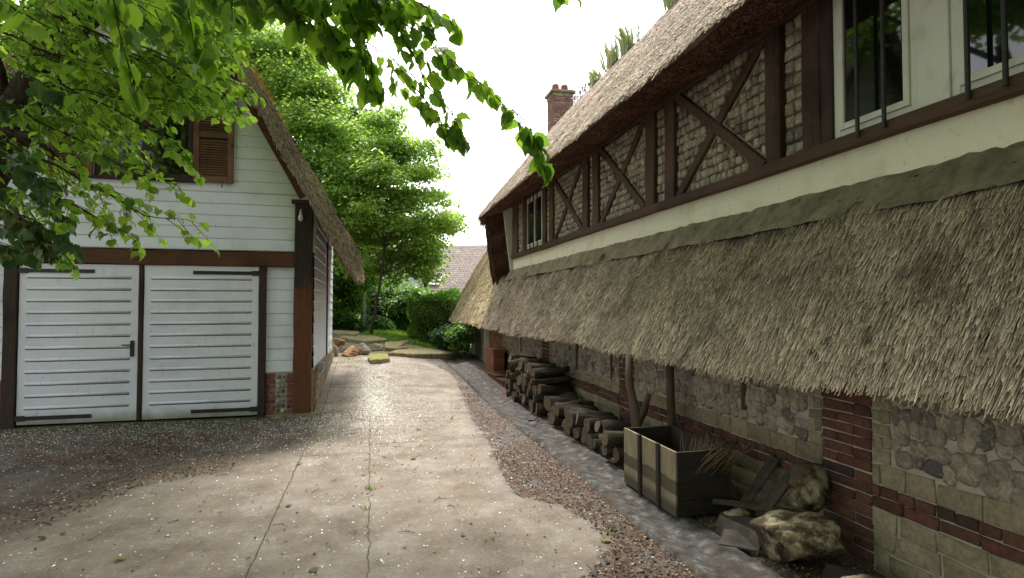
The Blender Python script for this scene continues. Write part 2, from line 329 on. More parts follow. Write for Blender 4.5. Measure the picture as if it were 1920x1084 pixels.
def line(coord, pos, wob, width, wscale, other, keep=None):
    w = t.math('MULTIPLY', t.math('SUBTRACT', t.noise(wscale, 5), .5), wob)
    d = t.math('ABSOLUTE', t.math('SUBTRACT', t.math('ADD', coord, w), pos)); return t.step(d, width, width * .35)
l1 = line(o[0], -.70, .05, .007, 3, o[1]); l2 = line(o[0], 0.0, .10, .0055, 5, o[1])
l3 = t.math('MULTIPLY', line(o[1], 6.72, .05, .010, 3, o[0]), t.step(o[0], -.02, .0)); l4 = t.math('MULTIPLY', line(o[1], 6.35, .08, .009, 3, o[0]), t.math('MULTIPLY', t.step(o[0], .01, 0), t.step(o[0], -.75, -.7)))
l5 = line(o[1], 10.6, .07, .012, 3, o[0])
cr = t.math('MAXIMUM', t.math('MAXIMUM', t.math('MAXIMUM', l1, l2), t.math('MAXIMUM', l3, l4)), l5)
c = t.mix(t.math('MULTIPLY', t.step(t.math('ABSOLUTE', o[0]), .10, 0), .25), c, (.20, .17, .12))
c = t.mix(t.math('MULTIPLY', cr, .85), c, (.045, .04, .022))
ap = t.math('ADD', t.attr('sd_ap'), t.math('MULTIPLY', t.math('SUBTRACT', t.noise(2.3, 7, None, .7), .5), 1.1))
apc = t.ramp(t.noise(3.5, 8, None, .7), [(.34, (.040, .029, .021)), (.5, (.085, .070, .055)), (.66, (.16, .138, .118))])
apc = t.mix(t.math('MULTIPLY', t.step(t.noise(2.1, 6), .48, .62), .7), apc, (.105, .062, .043))
mz = t.math('ADD', t.math('SUBTRACT', o[1], 8.25), t.math('MULTIPLY', t.math('SUBTRACT', t.noise(3, 5), .5), .7))
apc = t.mix(t.math('MULTIPLY', t.step(mz, -.15, .25), .75), apc, (.055, .06, .018))
c = t.mix(t.math('MULTIPLY', t.step(ap, -.75, .1), .35), c, (.20, .15, .10)); c = t.mix(t.math('MULTIPLY', t.step(ap, -.35, .55), .92), c, apc)
ed = t.math('ADD', t.attr('sd_conc'), t.math('MULTIPLY', t.math('SUBTRACT', t.noise(4.5, 9, None, .78), .5), .62))
dirt = t.ramp(t.noise(14, 8, None, .75), [(.3, (.035, .025, .020)), (.5, (.085, .062, .048)), (.7, (.16, .125, .10))])
dirt = t.mix(t.step(t.noise(1.9, 5), .50, .62), dirt, t.ramp(t.noise(25, 5), [(.3, (.06, .058, .055)), (.7, (.13, .12, .11))]))
c = t.mix(t.math('MULTIPLY', t.step(ed, .16, .02), .35), c, (.12, .10, .08)); c = t.mix(t.step(ed, .02, -.02), c, dirt)
fr = t.math('ADD', t.attr('sd_far'), t.math('MULTIPLY', t.math('SUBTRACT', t.noise(1.5, 6), .5), .8))
soil = t.ramp(t.noise(7, 7, None, .7), [(.35, (.09, .075, .035)), (.55, (.19, .155, .09)), (.7, (.26, .22, .15))])
lawn = t.ramp(t.noise(7, 7, None, .7), [(.35, (.06, .09, .018)), (.7, (.15, .19, .04))]); soil = t.mix(t.step(o[1], 17.0, 18.0), soil, lawn)
c = t.mix(t.step(fr, -.1, .3), c, soil)
c = t.mix(t.step(o[0], -7.2, -7.8), c, soil)
c = t.mix(.7, c, t.ramp(t.noise(38, 8, None, .85), [(.38, .72), (.62, 1.22)]), 'MULTIPLY')
t.col(c); hgt = t.math('SUBTRACT', t.math('ADD', t.noise(60, 5, None, .7), t.math('MULTIPLY', t.noise(7, 4), .6)), t.math('MULTIPLY', cr, 2.0)); t.bump(hgt, .55, .010)
t.put(t.b.inputs['Roughness'], t.ramp(t.noise(3, 4), [(.35, .6), (.6, .9)])); GROUNDM = t.m
g_ = npmesh('ground', V, FQ, GROUNDM, None, {'sd_conc': sd_conc.ravel(), 'sd_ap': sd_ap.ravel(), 'sd_far': sd_far.ravel()}, True)
tag(g_, kind='structure')

# ------------------------------------------------------------------ gutter channel
prof = [(1.90, -.03), (1.93, .012), (1.99, .010), (2.08, -.018), (2.16, -.022), (2.27, .006), (2.36, .012), (2.40, -.04)]
ys = np.arange(-3, 14.3, .12); V = []; 
for y in ys:
    for (x, h) in prof:
        V.append((x + .02 * math.sin(y * 1.3) + random.gauss(0, .003), y, float(gh(1.7, y)) + h + random.gauss(0, .002)))
k = len(prof); I = np.arange(len(V)).reshape(-1, k); FQ = np.stack([I[:-1, :-1], I[:-1, 1:], I[1:, 1:], I[1:, :-1]], -1).reshape(-1, 4)
tag(npmesh('gutter', V, FQ, GUT, None, None, True), kind='structure')

# ------------------------------------------------------------------ masonry builders (a plane with axes eu, ev and outward normal en)
class Plane:
    def __init__(s, o, eu, ev, en): s.o, s.eu, s.ev, s.en = [np.array(q, float) for q in (o, eu, ev, en)]
    def P(s, a, b, c=0): return s.o + s.eu * a + s.ev * b + s.en * c
def bricks(rects, pl, out, mat, name, parent, jit=.003, bev=.006):
    V = []; Fq = []; r = []
    quad = [(0, 1, 5, 4), (1, 2, 6, 5), (2, 3, 7, 6), (3, 0, 4, 7), (4, 5, 9, 8), (5, 6, 10, 9), (6, 7, 11, 10), (7, 4, 8, 11), (8, 9, 10, 11)]
    for (a0, b0, a1, b1) in rects:
        n = len(V); o_ = out + random.gauss(0, .002); rr = random.random(); J = lambda: random.gauss(0, jit)
        cs = [(a0, b0), (a1, b0), (a1, b1), (a0, b1)]; cs = [(a + J(), b + J()) for a, b in cs]; ma = (a0 + a1) / 2; mb = (b0 + b1) / 2
        for dpt, ins in ((0, 0), (o_ - bev * .7, 0), (o_, bev)):
            for (a, b) in cs: V.append(pl.P(a - np.sign(a - ma) * ins, b - np.sign(b - mb) * ins, dpt + (random.gauss(0, .0015) if ins else 0)))
        Fq += [tuple(i + n for i in q) for q in quad]; r += [rr] * 12
    return npmesh(name, V, np.array(Fq), mat, parent, {'rnd': r})
def coursed(a0, a1, b0, b1, L, H, gap=.010, off=0.0, var=.15):
    out = []; n = max(1, round((b1 - b0) / H)); h = (b1 - b0) / n
    for i in range(n):
        a = a0 - (L * .5 if (i % 2) else 0) + off
        while a < a1:
            l = L * (1 + random.uniform(-var, var)); x0, x1 = max(a, a0), min(a + l, a1)
            if x1 - x0 > .03: out.append((x0 + gap / 2, b0 + i * h + gap / 2, x1 - gap / 2, b0 + (i + 1) * h - gap / 2))
            a += l
    return out
def stones(cells, pl, depth, mat, name, parent, n=9, sq=2.5, rough=.16):
    """cells: (ca, cb, half_a, half_b); each an irregular domed stone"""
    V = []; T = []; r = []
    for (a, b, ha, hb) in cells:
        base = len(V); rr = random.random(); rot = random.uniform(0, 6.28) if sq <= 2.6 else 0; d = depth * random.uniform(.6, 1.25)
        sh = [1 + random.uniform(-rough, rough) for _ in range(n)]; tx, ty = random.uniform(-.35, .35), random.uniform(-.35, .35)
        for ring, (sc, dp) in enumerate(((1.0, -.006), (1.0, .35), (.72, .9), (.34, 1.0))):
            for k in range(n):
                th = 2 * math.pi * k / n + rot; cx, cy = math.cos(th), math.sin(th)
                q = (abs(cx) ** sq + abs(cy) ** sq) ** (-1 / sq)
                x, y = cx * q * sh[k] * sc, cy * q * sh[k] * sc
                dd = 0 if ring == 0 else d * dp * (1 + tx * x + ty * y) * random.uniform(.85, 1.15)
                V.append(pl.P(a + x * ha, b + y * hb, dd))
        V.append(pl.P(a, b, d * random.uniform(.8, 1.1)))
        for g in range(3):
            for k in range(n):
                i0, i1 = base + g * n + k, base + g * n + (k + 1) % n
                T += [(i0, i1, i1 + n), (i0, i1 + n, i0 + n)]
        for k in range(n): T.append((base + 3 * n + k, base + 3 * n + (k + 1) % n, base + 4 * n))
        r += [rr] * (4 * n + 1)
    return npmesh(name, V, np.array(T), mat, parent, {'rnd': r})
def grid_cells(a0, a1, b0, b1, s, jit=.12, fill=.47, keep=None, sv=0.0):
    out = []; nb = max(1, round((b1 - b0) / s)); h = (b1 - b0) / nb
    for j in range(nb):
        a = a0
        while a < a1 - s * .3:
            w = s * random.uniform(1 - sv - .1, 1 + sv + .1); w = min(w, a1 - a)
            ca, cb = a + w / 2, b0 + (j + .5) * h + random.gauss(0, jit * s * .2)
            if keep is None or keep(ca, cb): out.append((ca, cb, w * fill, h * fill * random.uniform(.9, 1.08)))
            a += w
    return out

# ------------------------------------------------------------------ thatch builder
def thatch(name, Pf, ns, nt, nstr, length, width, mat, parent, lift=.25, jit=.18, amp=.02, seed=1, srange=(0, 1), closed=False, dens=None, base_rnd=.25):
    """Pf(s, t) -> points (s from ridge to eave, t along). Base sheet with reeds lying on it, pointing down the slope."""
    rg = np.random.default_rng(seed)
    S, T = np.meshgrid(np.linspace(0, 1, ns), np.linspace(0, 1, nt), indexing='ij')
    B = Pf(S.ravel(), T.ravel()); e = 1e-3
    def frame(s, t):
        s1 = np.where(s > .5, s - e, s); t1 = np.where(t > .5, t - e, t)
        du = (Pf(s1 + e, t) - Pf(s1, t)); dt = (Pf(s, t1 + e) - Pf(s, t1))
        du /= np.linalg.norm(du, axis=1)[:, None] + 1e-12; dt /= np.linalg.norm(dt, axis=1)[:, None] + 1e-12
        nn = np.cross(dt, du); nn /= np.linalg.norm(nn, axis=1)[:, None] + 1e-12
        return du, dt, nn
    du, dt, nn = frame(S.ravel(), T.ravel())
    def wob(P): return amp * (np.sin(P[:, 1] * 3.1 + P[:, 2] * 2) * .5 + np.sin(P[:, 1] * 7.7 + P[:, 0] * 5 + 1) * .35 + np.sin(P[:, 1] * 17 + P[:, 2] * 13) * .2)
    B = B + nn * wob(B)[:, None]
    I = np.arange(ns * nt).reshape(ns, nt); FQ = np.stack([I[:-1, :-1], I[:-1, 1:], I[1:, 1:], I[1:, :-1]], -1).reshape(-1, 4)
    s = rg.uniform(srange[0], srange[1], nstr); tt = rg.uniform(0, 1, nstr)
    if dens is not None: tt = dens(tt)
    P0 = Pf(s, tt); du, dt, nn = frame(s, tt); P0 = P0 + nn * (wob(P0) + .002)[:, None]
    L = length * rg.uniform(.5, 1.4, nstr) ; W = width * rg.uniform(.6, 1.5, nstr)
    patch = .5 * np.sin(P0[:, 1] * 5.3 + P0[:, 2] * 4) + .5 * np.sin(P0[:, 1] * 11.1 - P0[:, 2] * 9 + 2)
    ang = rg.normal(0, jit, nstr) + .04 * patch; li = np.abs(rg.normal(lift * .5, lift * .5, nstr))
    stray = rg.random(nstr) < .004; ang = np.where(stray, rg.uniform(-1.2, 1.2, nstr), ang); W = np.where(stray, W * .6, W); L = np.where(stray, L * 1.4, L)
    D = du * np.cos(ang)[:, None] + dt * np.sin(ang)[:, None]; Sd = np.cross(D, nn)
    tip = P0 + D * L[:, None] + nn * (L * li)[:, None]; h = nn * (W * .55)[:, None]; w = Sd * (W * .5)[:, None]
    root = P0 - D * (L * .1)[:, None] - nn * .004
    SV = np.stack([root - w, root + h, root + w, tip - w * .8, tip + h, tip + w * .8], 1).reshape(-1, 3)
    n0 = len(B); b = n0 + 6 * np.arange(nstr)[:, None]
    F2 = np.concatenate([b + np.array([[0, 1, 4, 3]]), b + np.array([[1, 2, 5, 4]]), b + np.array([[3, 4, 5, 5]])[:, [0, 1, 2, 2]]][:2])
    rn = np.clip(rg.beta(1.0, 1.5, nstr) + .10 * patch, 0, 1)
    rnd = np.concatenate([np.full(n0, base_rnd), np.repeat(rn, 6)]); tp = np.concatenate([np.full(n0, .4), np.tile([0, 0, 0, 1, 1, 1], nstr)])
    return npmesh(name, np.concatenate([B, SV]), np.concatenate([FQ, F2]), mat, parent, {'rnd': rnd, 'tip': tp})
def poly_profile(pts):                      # arclength parameterised polyline in (x, z)
    pts = np.array(pts, float); d = np.r_[0, np.cumsum(np.linalg.norm(np.diff(pts, axis=0), axis=1))]; d /= d[-1]
    return lambda s: (np.interp(s, d, pts[:, 0]), np.interp(s, d, pts[:, 1]))

# ------------------------------------------------------------------ leaves


# lobed near-leaf with toothed rim
rim = [(0.0, 0.0), (.10, -.10), (.28, -.13), (.42, .0), (.47, .16), (.53, .27), (.46, .40), (.46, .52), (.36, .62), (.33, .74), (.20, .82), (.12, .92), (0, 1.08)]
def leaf_template(curl=.1):
    v = [(0, .0, 0), (0, .3, -.02), (0, .6, -.02), (0, 1.08, -.16)]; f = []
    for sgn in (-1, 1):
        b = len(v)
        for (x, y) in rim[1:-1]: v.append((sgn * x, y, curl * (abs(x) * 1.2 - .0) - .10 * max(0, y - .5) + (.018 if int(y * 50) % 2 else -.01)))
        m = [0, 0, 0, 0, 1, 1, 1, 2, 2, 2, 2]
        R_ = list(range(b, b + len(rim) - 2))
        for i in range(len(R_) - 1):
            ms = m[i]; q = (ms, R_[i], R_[i + 1]) if sgn < 0 else (ms, R_[i + 1], R_[i]); f.append(q)
            if m[i + 1] != ms: f.append((ms, R_[i + 1], m[i + 1]) if sgn < 0 else (ms, m[i + 1], R_[i + 1]))
        f.append((2, R_[-1], 3) if sgn < 0 else (2, 3, R_[-1]))
    return np.array(v, float), np.array(f)
NLV, NLF = leaf_template()
KV = np.array([(0, 0, 0), (-.42, .45, .06), (0, 1, -.05), (.42, .45, .06), (0, .45, -.03)], float); KF = np.array([(0, 1, 4), (1, 2, 4), (2, 3, 4), (3, 0, 4)])
def leaves(P, A, N, size, rnd, tmpl, bend=0):
    V0, F0 = tmpl; P = np.asarray(P); A = A / (np.linalg.norm(A, axis=1)[:, None] + 1e-9); S = np.cross(A, N); S /= np.linalg.norm(S, axis=1)[:, None] + 1e-9; N2 = np.cross(S, A)
    n, k = len(P), len(V0); asp = 1 + .15 * np.sin(np.arange(n) * 12.9)
    V = P[:, None, :] + size[:, None, None] * (V0[None, :, 0, None] * S[:, None, :] * asp[:, None, None] + V0[None, :, 1, None] * A[:, None, :] + V0[None, :, 2, None] * N2[:, None, :] * (1.5 + 1.3 * np.sin(np.arange(n) * 7.3))[:, None, None])
    Fs = (np.arange(n)[:, None, None] * k + F0[None]).reshape(-1, F0.shape[1])
    return V.reshape(-1, 3), Fs, np.repeat(rnd, k)
def crown(name, blobs, n, size, mat, parent, seed=1, nclump=None, csize=.45, flat=.45, tmpl=None, shell=.75):
    rg = np.random.default_rng(seed); blobs = np.array(blobs, float); vol = np.prod(blobs[:, 3:6], 1) ** .7; pr = vol / vol.sum()
    nclump = nclump or max(10, n // 110); bi = rg.choice(len(blobs), nclump, p=pr)
    d = rg.normal(size=(nclump, 3)); d /= np.linalg.norm(d, axis=1)[:, None]; rr = rg.uniform(0, 1, nclump) ** (1 / 3.) * (1 - shell) + shell * rg.uniform(.75, 1.05, nclump)
    C = blobs[bi, :3] + d * rr[:, None] * blobs[bi, 3:6]; cs = csize * rg.uniform(.55, 1.4, nclump); cr = rg.uniform(-.25, .25, nclump)
    ci = rg.choice(nclump, n, p=cs ** 2 / (cs ** 2).sum()); q = rg.normal(size=(n, 3)) * .5; q[:, 2] *= flat
    P = C[ci] + q * cs[ci][:, None]; out = (P - C[ci]); out[:, 2] *= .3
    A = out / (np.linalg.norm(out, axis=1)[:, None] + 1e-6) + rg.normal(size=(n, 3)) * .35; A[:, 2] -= .45
    N = rg.normal(size=(n, 3)) * .45; N[:, 2] += 1
    V, Fs, rn = leaves(P, A, N, size * rg.uniform(.6, 1.35, n), np.clip(rg.beta(2, 2, n) + cr[ci], 0, 1), tmpl or (KV, KF))
    return npmesh(name, V, Fs, mat, parent, {'rnd': rn}), C
def trunk_mesh(name, base, top, r0, r1, parent, limbs=(), bend=.15, mat=None, seed=3):
    random.seed(seed); m = MB(); base = np.array(base, float); top = np.array(top, float); pts = []
    for i in range(9):
        s = i / 8; pts.append(base + (top - base) * s + np.array([math.sin(s * 5 + seed) * bend * s, math.cos(s * 4 + seed) * bend * s, 0]))
    m.tube(pts, [r0 * 1.25] + [r0 + (r1 - r0) * i / 8 for i in range(1, 9)], 9, wob=.06)
    for L in limbs:
        L = np.array(L, float); k = pts[min(8, max(2, int(random.uniform(3, 7))))]; md = (k + L) / 2 + np.array([0, 0, -.12 * np.linalg.norm(L - k)]) + np.random.default_rng(int(abs(L[0] * 99)) + seed).normal(size=3) * .12
        rr = max(.012, r1 * .75); m.tube([k, (k + md) / 2, md, (md + L) / 2, L], [rr, rr * .8, rr * .6, rr * .4, rr * .2], 6, wob=.04)
    return m.build(name, mat or BARK, parent, smooth=True)

def onX(x, y, c):
    d = FW + RT * (x - 960) / F + UP * (542 - y) / F; return CO + d * ((c - CO[0]) / d[0])
def onY(x, y, c):
    d = FW + RT * (x - 960) / F + UP * (542 - y) / F; return CO + d * ((c - CO[1]) / d[1])

# ================================================================== THE COTTAGE (right)
cot = tag(empty('thatched_cottage', (3.0, 6, 0)), 'long half-timbered flint and brick cottage with deep mossy thatch on the right of the driveway', 'house')
def child(o, p=None):
    p = p or cot; o.parent = p; o.matrix_parent_inverse = p.matrix_world.inverted() if False else o.matrix_parent_inverse
    return o
COFF = np.array([3.0, 6, 0])
# every builder below makes world-space meshes; this moves a mesh into its parent's frame
def under(o, off, parent):
    me = o.data; n = len(me.vertices); a = np.empty(n * 3, np.float32); me.vertices.foreach_get('co', a)
    a = (a.reshape(-1, 3) - np.asarray(off, np.float32)).ravel(); me.vertices.foreach_set('co', a); me.update(); o.parent = parent; return o
UC = lambda o: under(o, COFF, cot)
XW, XU = 3.0, 3.2
PW = Plane((XW, 0, 0), (0, 1, 0), (0, 0, 1), (-1, 0, 0)); PU = Plane((XU, 0, 0), (0, 1, 0), (0, 0, 1), (-1, 0, 0))
YA, YB = -3.0, 17.0
m = MB(); m.box((XW, YA, -.4), (XW + .35, YB, 1.6), bev=0); UC(m.build('wall_core', PMORTAR))
# lower wall: brick piers, string course, chalk blocks, flint panels
piers = [(-.55, -.15), (2.82, 3.21), (6.02, 6.42), (9.22, 9.62), (12.75, 14.3)]
for i, (a, b) in enumerate(piers):
    far = i == 4
    rr = coursed(a, b, -.12 if not far else .15, 1.32, .215 if b - a > .5 else .26, .070, var=.04)
    UC(bricks(rr, PW, .016, BRICKL if far else BRICK, 'brick_pier', None))
rr = []
gaps = [YA] + [q for p in piers for q in p]; bays = [(YA, -.55)] + [(piers[i][1], piers[i + 1][0]) for i in range(4)]
for (a, b) in bays: UC(bricks(coursed(a, b, .375, .445, .215, .070, var=.05) + coursed(a, b, .445, .515, .112, .070, var=.06), PW, .020, BRICK, 'brick_string_course', None))
rr = []; cells = []
for (a, b) in bays:
    rr = coursed(a, b, -.12, .375, .27, .115, gap=.012, var=.25)                 # plinth blocks
    rr += coursed(a, b, .515, .645 + .0, .22, .065 if a > 6 else .095, gap=.009, var=.3)
    rr += coursed(a, a + .13, .645, 1.30, .13, .085, gap=.009, var=.1) + coursed(b - .13, b, .645, 1.30, .13, .085, gap=.009, var=.1)
    cells = grid_cells(a + .14, b - .14, .65, 1.30, (.090 if a < 6.2 else .078), fill=.56, sv=.4, jit=1.0)
    UC(bricks(rr, PW, .012, CHALK, 'chalk_blockwork', None, jit=.005)); UC(stones(cells, PW, .022, FLINTL, 'flint_rubble_panel', None, n=9, sq=3.2, rough=.24))
# far doorway: plaster jamb, white pipe, quoin and post
m = MB(); m.box((XW - .02, 14.66, -.1), (XW - .001, 16.2, 1.35)); UC(m.build('plaster_panel', MORTARF))
m = MB(); m.tube([(2.93, 14.45, .1), (2.93, 14.45, 1.25)], .022); UC(m.build('drain_pipe', WWHITE)); m = MB(); m.tube([(2.95, 16.28, .1), (2.95, 16.28, 1.25)], .03); UC(m.build('drain_pipe', WWHITE))
UC(bricks(coursed(16.4, 16.8, .1, 1.35, .2, .07), PW, .02, CHALK, 'quoin', None))
m = MB(); m.beam((2.88, 17.05, 0), (2.88, 17.05, 1.25), .14, .14, (1, 0, 0)); UC(m.build('eave_post', LIMB))
for yy in (11.05, 7.86, 6.62, 4.02):
    m = MB(); m.beam((XW - .01, yy, .66 if yy > 5 else .75), (XW - .01, yy, 1.3), .05, .05, (0, 1, 0)); UC(m.build('wall_stud', WOODV))

# upper storey
YEND = onX(965, 484, XU)[1]; YN = -3.0
zsb, zst, ztop = 2.66, 2.755, 3.92
m = MB(); m.box((XU + .005, YN, 2.1), (XU + .3, YEND, ztop + .15), bev=0); UC(m.build('upper_wall_core', DMORT))
m = MB(); m.box((XU - .03, YN, 2.32), (XU, YEND, zsb + .01), bev=0); UC(m.build('plaster_band', PLASTER))
# mortar fillet where the lower thatch meets the wall
ys = np.arange(YN, YEND + .3, .06); pr = [(3.19, 2.435), (3.168, 2.425), (3.13, 2.35), (3.085, 2.285), (3.03, 2.19)]
V = [(x + random.gauss(0, .004), y, z + .004 * math.sin(y * 4) + .004 * math.sin(y * 11 + j) + random.gauss(0, .004)) for y in ys for j, (x, z) in enumerate(pr)]
I = np.arange(len(V)).reshape(-1, 5); FQ = np.stack([I[:-1, :-1], I[:-1, 1:], I[1:, 1:], I[1:, :-1]], -1).reshape(-1, 4)
UC(npmesh('mortar_fillet', V, FQ, MORTARF, None, None, True))
m = MB(); m.beam((XU - .04, YN, (zsb + zst) / 2), (XU - .04, YEND, (zsb + zst) / 2), zst - zsb, .10, (0, 0, 1), seg=30); UC(m.build('sill_beam', WOODH))
m = MB(); m.beam((XU - .02, YN, ztop - .02), (XU - .02, YEND, ztop - .02), .12, .09, (0, 0, 1), seg=30); UC(m.build('top_plate', WOODH))
def yb(x): # y on the upper wall for photo column x, read at the sill
    return float(onX(x, 573 - .352 * (x - 695), XU)[1])
posts = [(965, 974), (984.5, 990), (1022, 1028), (1035, 1042), (1099, 1108.5), (1118, 1128.5), (1218, 1235), (1255, 1273), (1446, 1474.6), (1516, 1550)]
for (xa, xb) in posts:
    a, b = yb(xb), yb(xa); m = MB(); m.beam((XU - .025, (a + b) / 2, zst), (XU - .025, (a + b) / 2, ztop - .07), b - a, .07, (0, 1, 0)); UC(m.build('timber_post', WOODV))
braces = []
for (xa, xb) in ((1042, 1099), (1128.5, 1218), (1273, 1446)):
    a, b = yb(xb), yb(xa); w = .095
    for (p, q, dd) in (((a + .04, zst), (b - .04, ztop - .08), .03), ((b - .04, zst), (a + .04, ztop - .08), .02)):
        m = MB(); m.beam((XU - dd, p[0], p[1]), (XU - dd, q[0], q[1]), w, .05, (0, 1, -1) if dd > .025 else (0, 1, 1)); UC(m.build('timber_brace', WOODV))
        braces.append((p, q, w))
def off_brace(a, b):
    for (p, q, w) in braces:
        d = np.array([q[0] - p[0], q[1] - p[1]]); L = np.linalg.norm(d); s = np.dot([a - p[0], b - p[1]], d) / L ** 2
        if -.1 < s < 1.1 and abs((a - p[0]) * d[1] - (b - p[1]) * d[0]) / L < w * .5 + .028: return False
    return True
def squared(cells, name):
    return bricks([(a - ha * random.uniform(.9, 1.06), b - hb * random.uniform(.9, 1.06), a + ha * random.uniform(.9, 1.06), b + hb * random.uniform(.9, 1.06)) for a, b, ha, hb in cells], PU, .030, FLINTU, name, None, jit=.005, bev=.014)
for (xa, xb) in ((974, 984.5), (1028, 1035), (1042, 1099), (1108.5, 1118), (1128.5, 1218), (1235, 1255), (1273, 1446), (1474.6, 1516)):
    a, b = yb(xb) + .012, yb(xa) - .012; w = b - a; n = max(1, round(w / .088)); cells = grid_cells(a, b, zst + .01, ztop - .08, .088 if n > 2 else w / n, jit=.15, fill=.44, keep=off_brace, sv=.0 if n <= 2 else .12)
    UC(squared(cells, 'squared_flint_panel'))
# strips of mortar edging beside the braces
m = MB()
for (p, q, w) in braces:
    for sg in (-1, 1):
        d = np.array([q[0] - p[0], q[1] - p[1]]); L = np.linalg.norm(d); nrm = np.array([-d[1], d[0]]) / L * (w * .5 + .012) * sg
        m.beam((XU - .004, p[0] + nrm[0], p[1] + nrm[1]), (XU - .004, q[0] + nrm[0], q[1] + nrm[1]), .018, .02, (0, 1, -1) if d[0] * d[1] > 0 else (0, 1, 1), seg=8)
UC(m.build('mortar_edging', MORTAR))

def casement(y0, y1, z0, z1, parent_label=None):
    """dark reveal, white frame, two glazed leaves, black bars in front"""
    w = empty('window', (0, 0, 0)); w.parent = cot; w.location = (XU - COFF[0], (y0 + y1) / 2 - COFF[1], (z0 + z1) / 2)
    off = (XU, (y0 + y1) / 2, (z0 + z1) / 2); U = lambda o: under(o, off, w)
    X0 = XU - .012
    m = MB()
    for a in (y0, y1 - .05): m.box((X0 - .02, a, z0), (X0 + .05, a + .05, z1))
    m.box((X0 - .017, y0 + .05, z0), (X0 + .05, y1 - .05, z0 + .055)); m.box((X0 - .017, y0 + .05, z1 - .06), (X0 + .05, y1 - .05, z1)); U(m.build('frame', WWHITE))
    return w, U, X0
def leaf(w, U, X0, a, b, z0, z1):
    m = MB(); s = .040
    m.box((X0 - .034, a, z0), (X0 - .004, a + s, z1)); m.box((X0 - .034, b - s, z0), (X0 - .004, b, z1))
    m.box((X0 - .032, a + s, z0), (X0 - .004, b - s, z0 + s)); m.box((X0 - .032, a + s, z1 - s), (X0 - .004, b - s, z1)); sh = U(m.build('sash', WWHITE))
    m = MB(); m.box((X0 - .016, a + s, z0 + s), (X0 - .012, b - s, z1 - s), bev=0); p = U(m.build('pane', GLASS)); return sh, p
# two big windows near the camera (white mullion board between them)
yA = yb(1572); yM0, yM1 = yb(1793), yb(1731); yE = yM0 - (yA - yM1) - .05
m = MB(); m.box((XU - .05, yA, zst), (XU + .02, yb(1550), ztop - .08)); UC(m.build('window_reveal', BLACKWOOD))
for k, (a, b) in enumerate(((yM1, yA), (yE, yM0))):
    w, U, X0 = casement(a, b, zst + .005, ztop - .08)
    tag(w, None)
    leaf(w, U, X0, a + .052, b - .052, zst + .062, ztop - .143)
m = MB(); m.box((XU - .045, yM0 + .001, zst), (XU + .02, yM1 - .001, ztop - .08)); UC(m.build('mullion_board', WWHITE))
for xx in (1608, 1658, 1815, 1886, 2010, 2110):
    p = onX(xx, 573 - .352 * (xx - 695), 3.09); m = MB(); m.tube([(3.09, p[1], zst - .05), (3.09, p[1], ztop)], .013, 10); UC(m.build('window_bar', IRON))
# more wall beyond the frame on the near side
cells = grid_cells(YN, yE - .35, zst + .01, ztop - .08, .088, fill=.44); UC(squared(cells, 'squared_flint_panel'))
m = MB(); m.beam((XU - .025, yE - .17, zst), (XU - .025, yE - .17, ztop - .07), .24, .07, (0, 1, 0)); UC(m.build('timber_post', WOODV))
# small barred far window
a, b = yb(1022), yb(990)
w, U, X0 = casement(a, b, zst + .01, ztop - .10)
leaf(w, U, X0, a + .052, (a + b) / 2 - .005, zst + .07, ztop - .16); leaf(w, U, X0, (a + b) / 2 + .005, b - .052, zst + .07, ztop - .16)
for k in range(4):
    yy = a + (b - a) * (k + .7) / 4.6; m = MB(); m.tube([(3.10, yy, zst - .03), (3.10, yy, ztop - .05)], .012, 8); U(m.build('window_bar', IRON))
# white corner board and its narrow return
p = [onY(944, 396, YEND + .05), onY(968, 384, YEND + .05), onY(972, 420, YEND + .05), onY(965, 505, YEND + .05), onY(957, 507, YEND + .05)]
m = MB(); v = [q for q in p] + [q + np.array([0, .05, 0]) for q in p]; n = 5
m.add(v, [(4, 3, 2, 1, 0), (5, 6, 7, 8, 9)] + [(i, (i + 1) % n, n + (i + 1) % n, n + i) for i in range(n)]); UC(m.build('corner_board', WWHITE))

# thatch ---------------------------------------------------------------
LENY = (YN, 13.15)
fx = poly_profile([(3.10, 2.27), (2.86, 1.82), (2.575, 1.225), (2.555, 1.17), (2.60, 1.13), (2.98, 1.27)])
def P_low(s, t):
    x, z = fx(s); y = YN + (LENY[1] - YN) * t; w = .02 * np.sin(y * 1.1) + .012 * np.sin(y * 2.9 + 1)
    return np.stack([x + w * .5, y, z + w + .0055 * (4 - y) * s], -1)
dn = lambda t: t ** .8
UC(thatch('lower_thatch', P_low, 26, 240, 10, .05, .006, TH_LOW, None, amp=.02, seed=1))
def near(a, b):  # strand density per stretch of roof (finer reeds near the camera)
    return lambda t: (a - YN + (b - a) * t) / (LENY[1] - YN)
def P_lowc(s, t): return P_low(s * .86, t)
for (a, b, n, L, W, sd, lf) in ((1.2, 3.6, 62000, .15, .0052, 2, .08), (3.6, 6.5, 56000, .15, .0060, 3, .08), (6.5, 13.15, 60000, .16, .0080, 4, .09), (-3, 1.2, 9000, .12, .012, 5, .2)):
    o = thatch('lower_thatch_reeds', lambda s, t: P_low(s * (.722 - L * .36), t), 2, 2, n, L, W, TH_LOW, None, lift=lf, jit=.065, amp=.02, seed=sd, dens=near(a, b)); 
    UC(o)
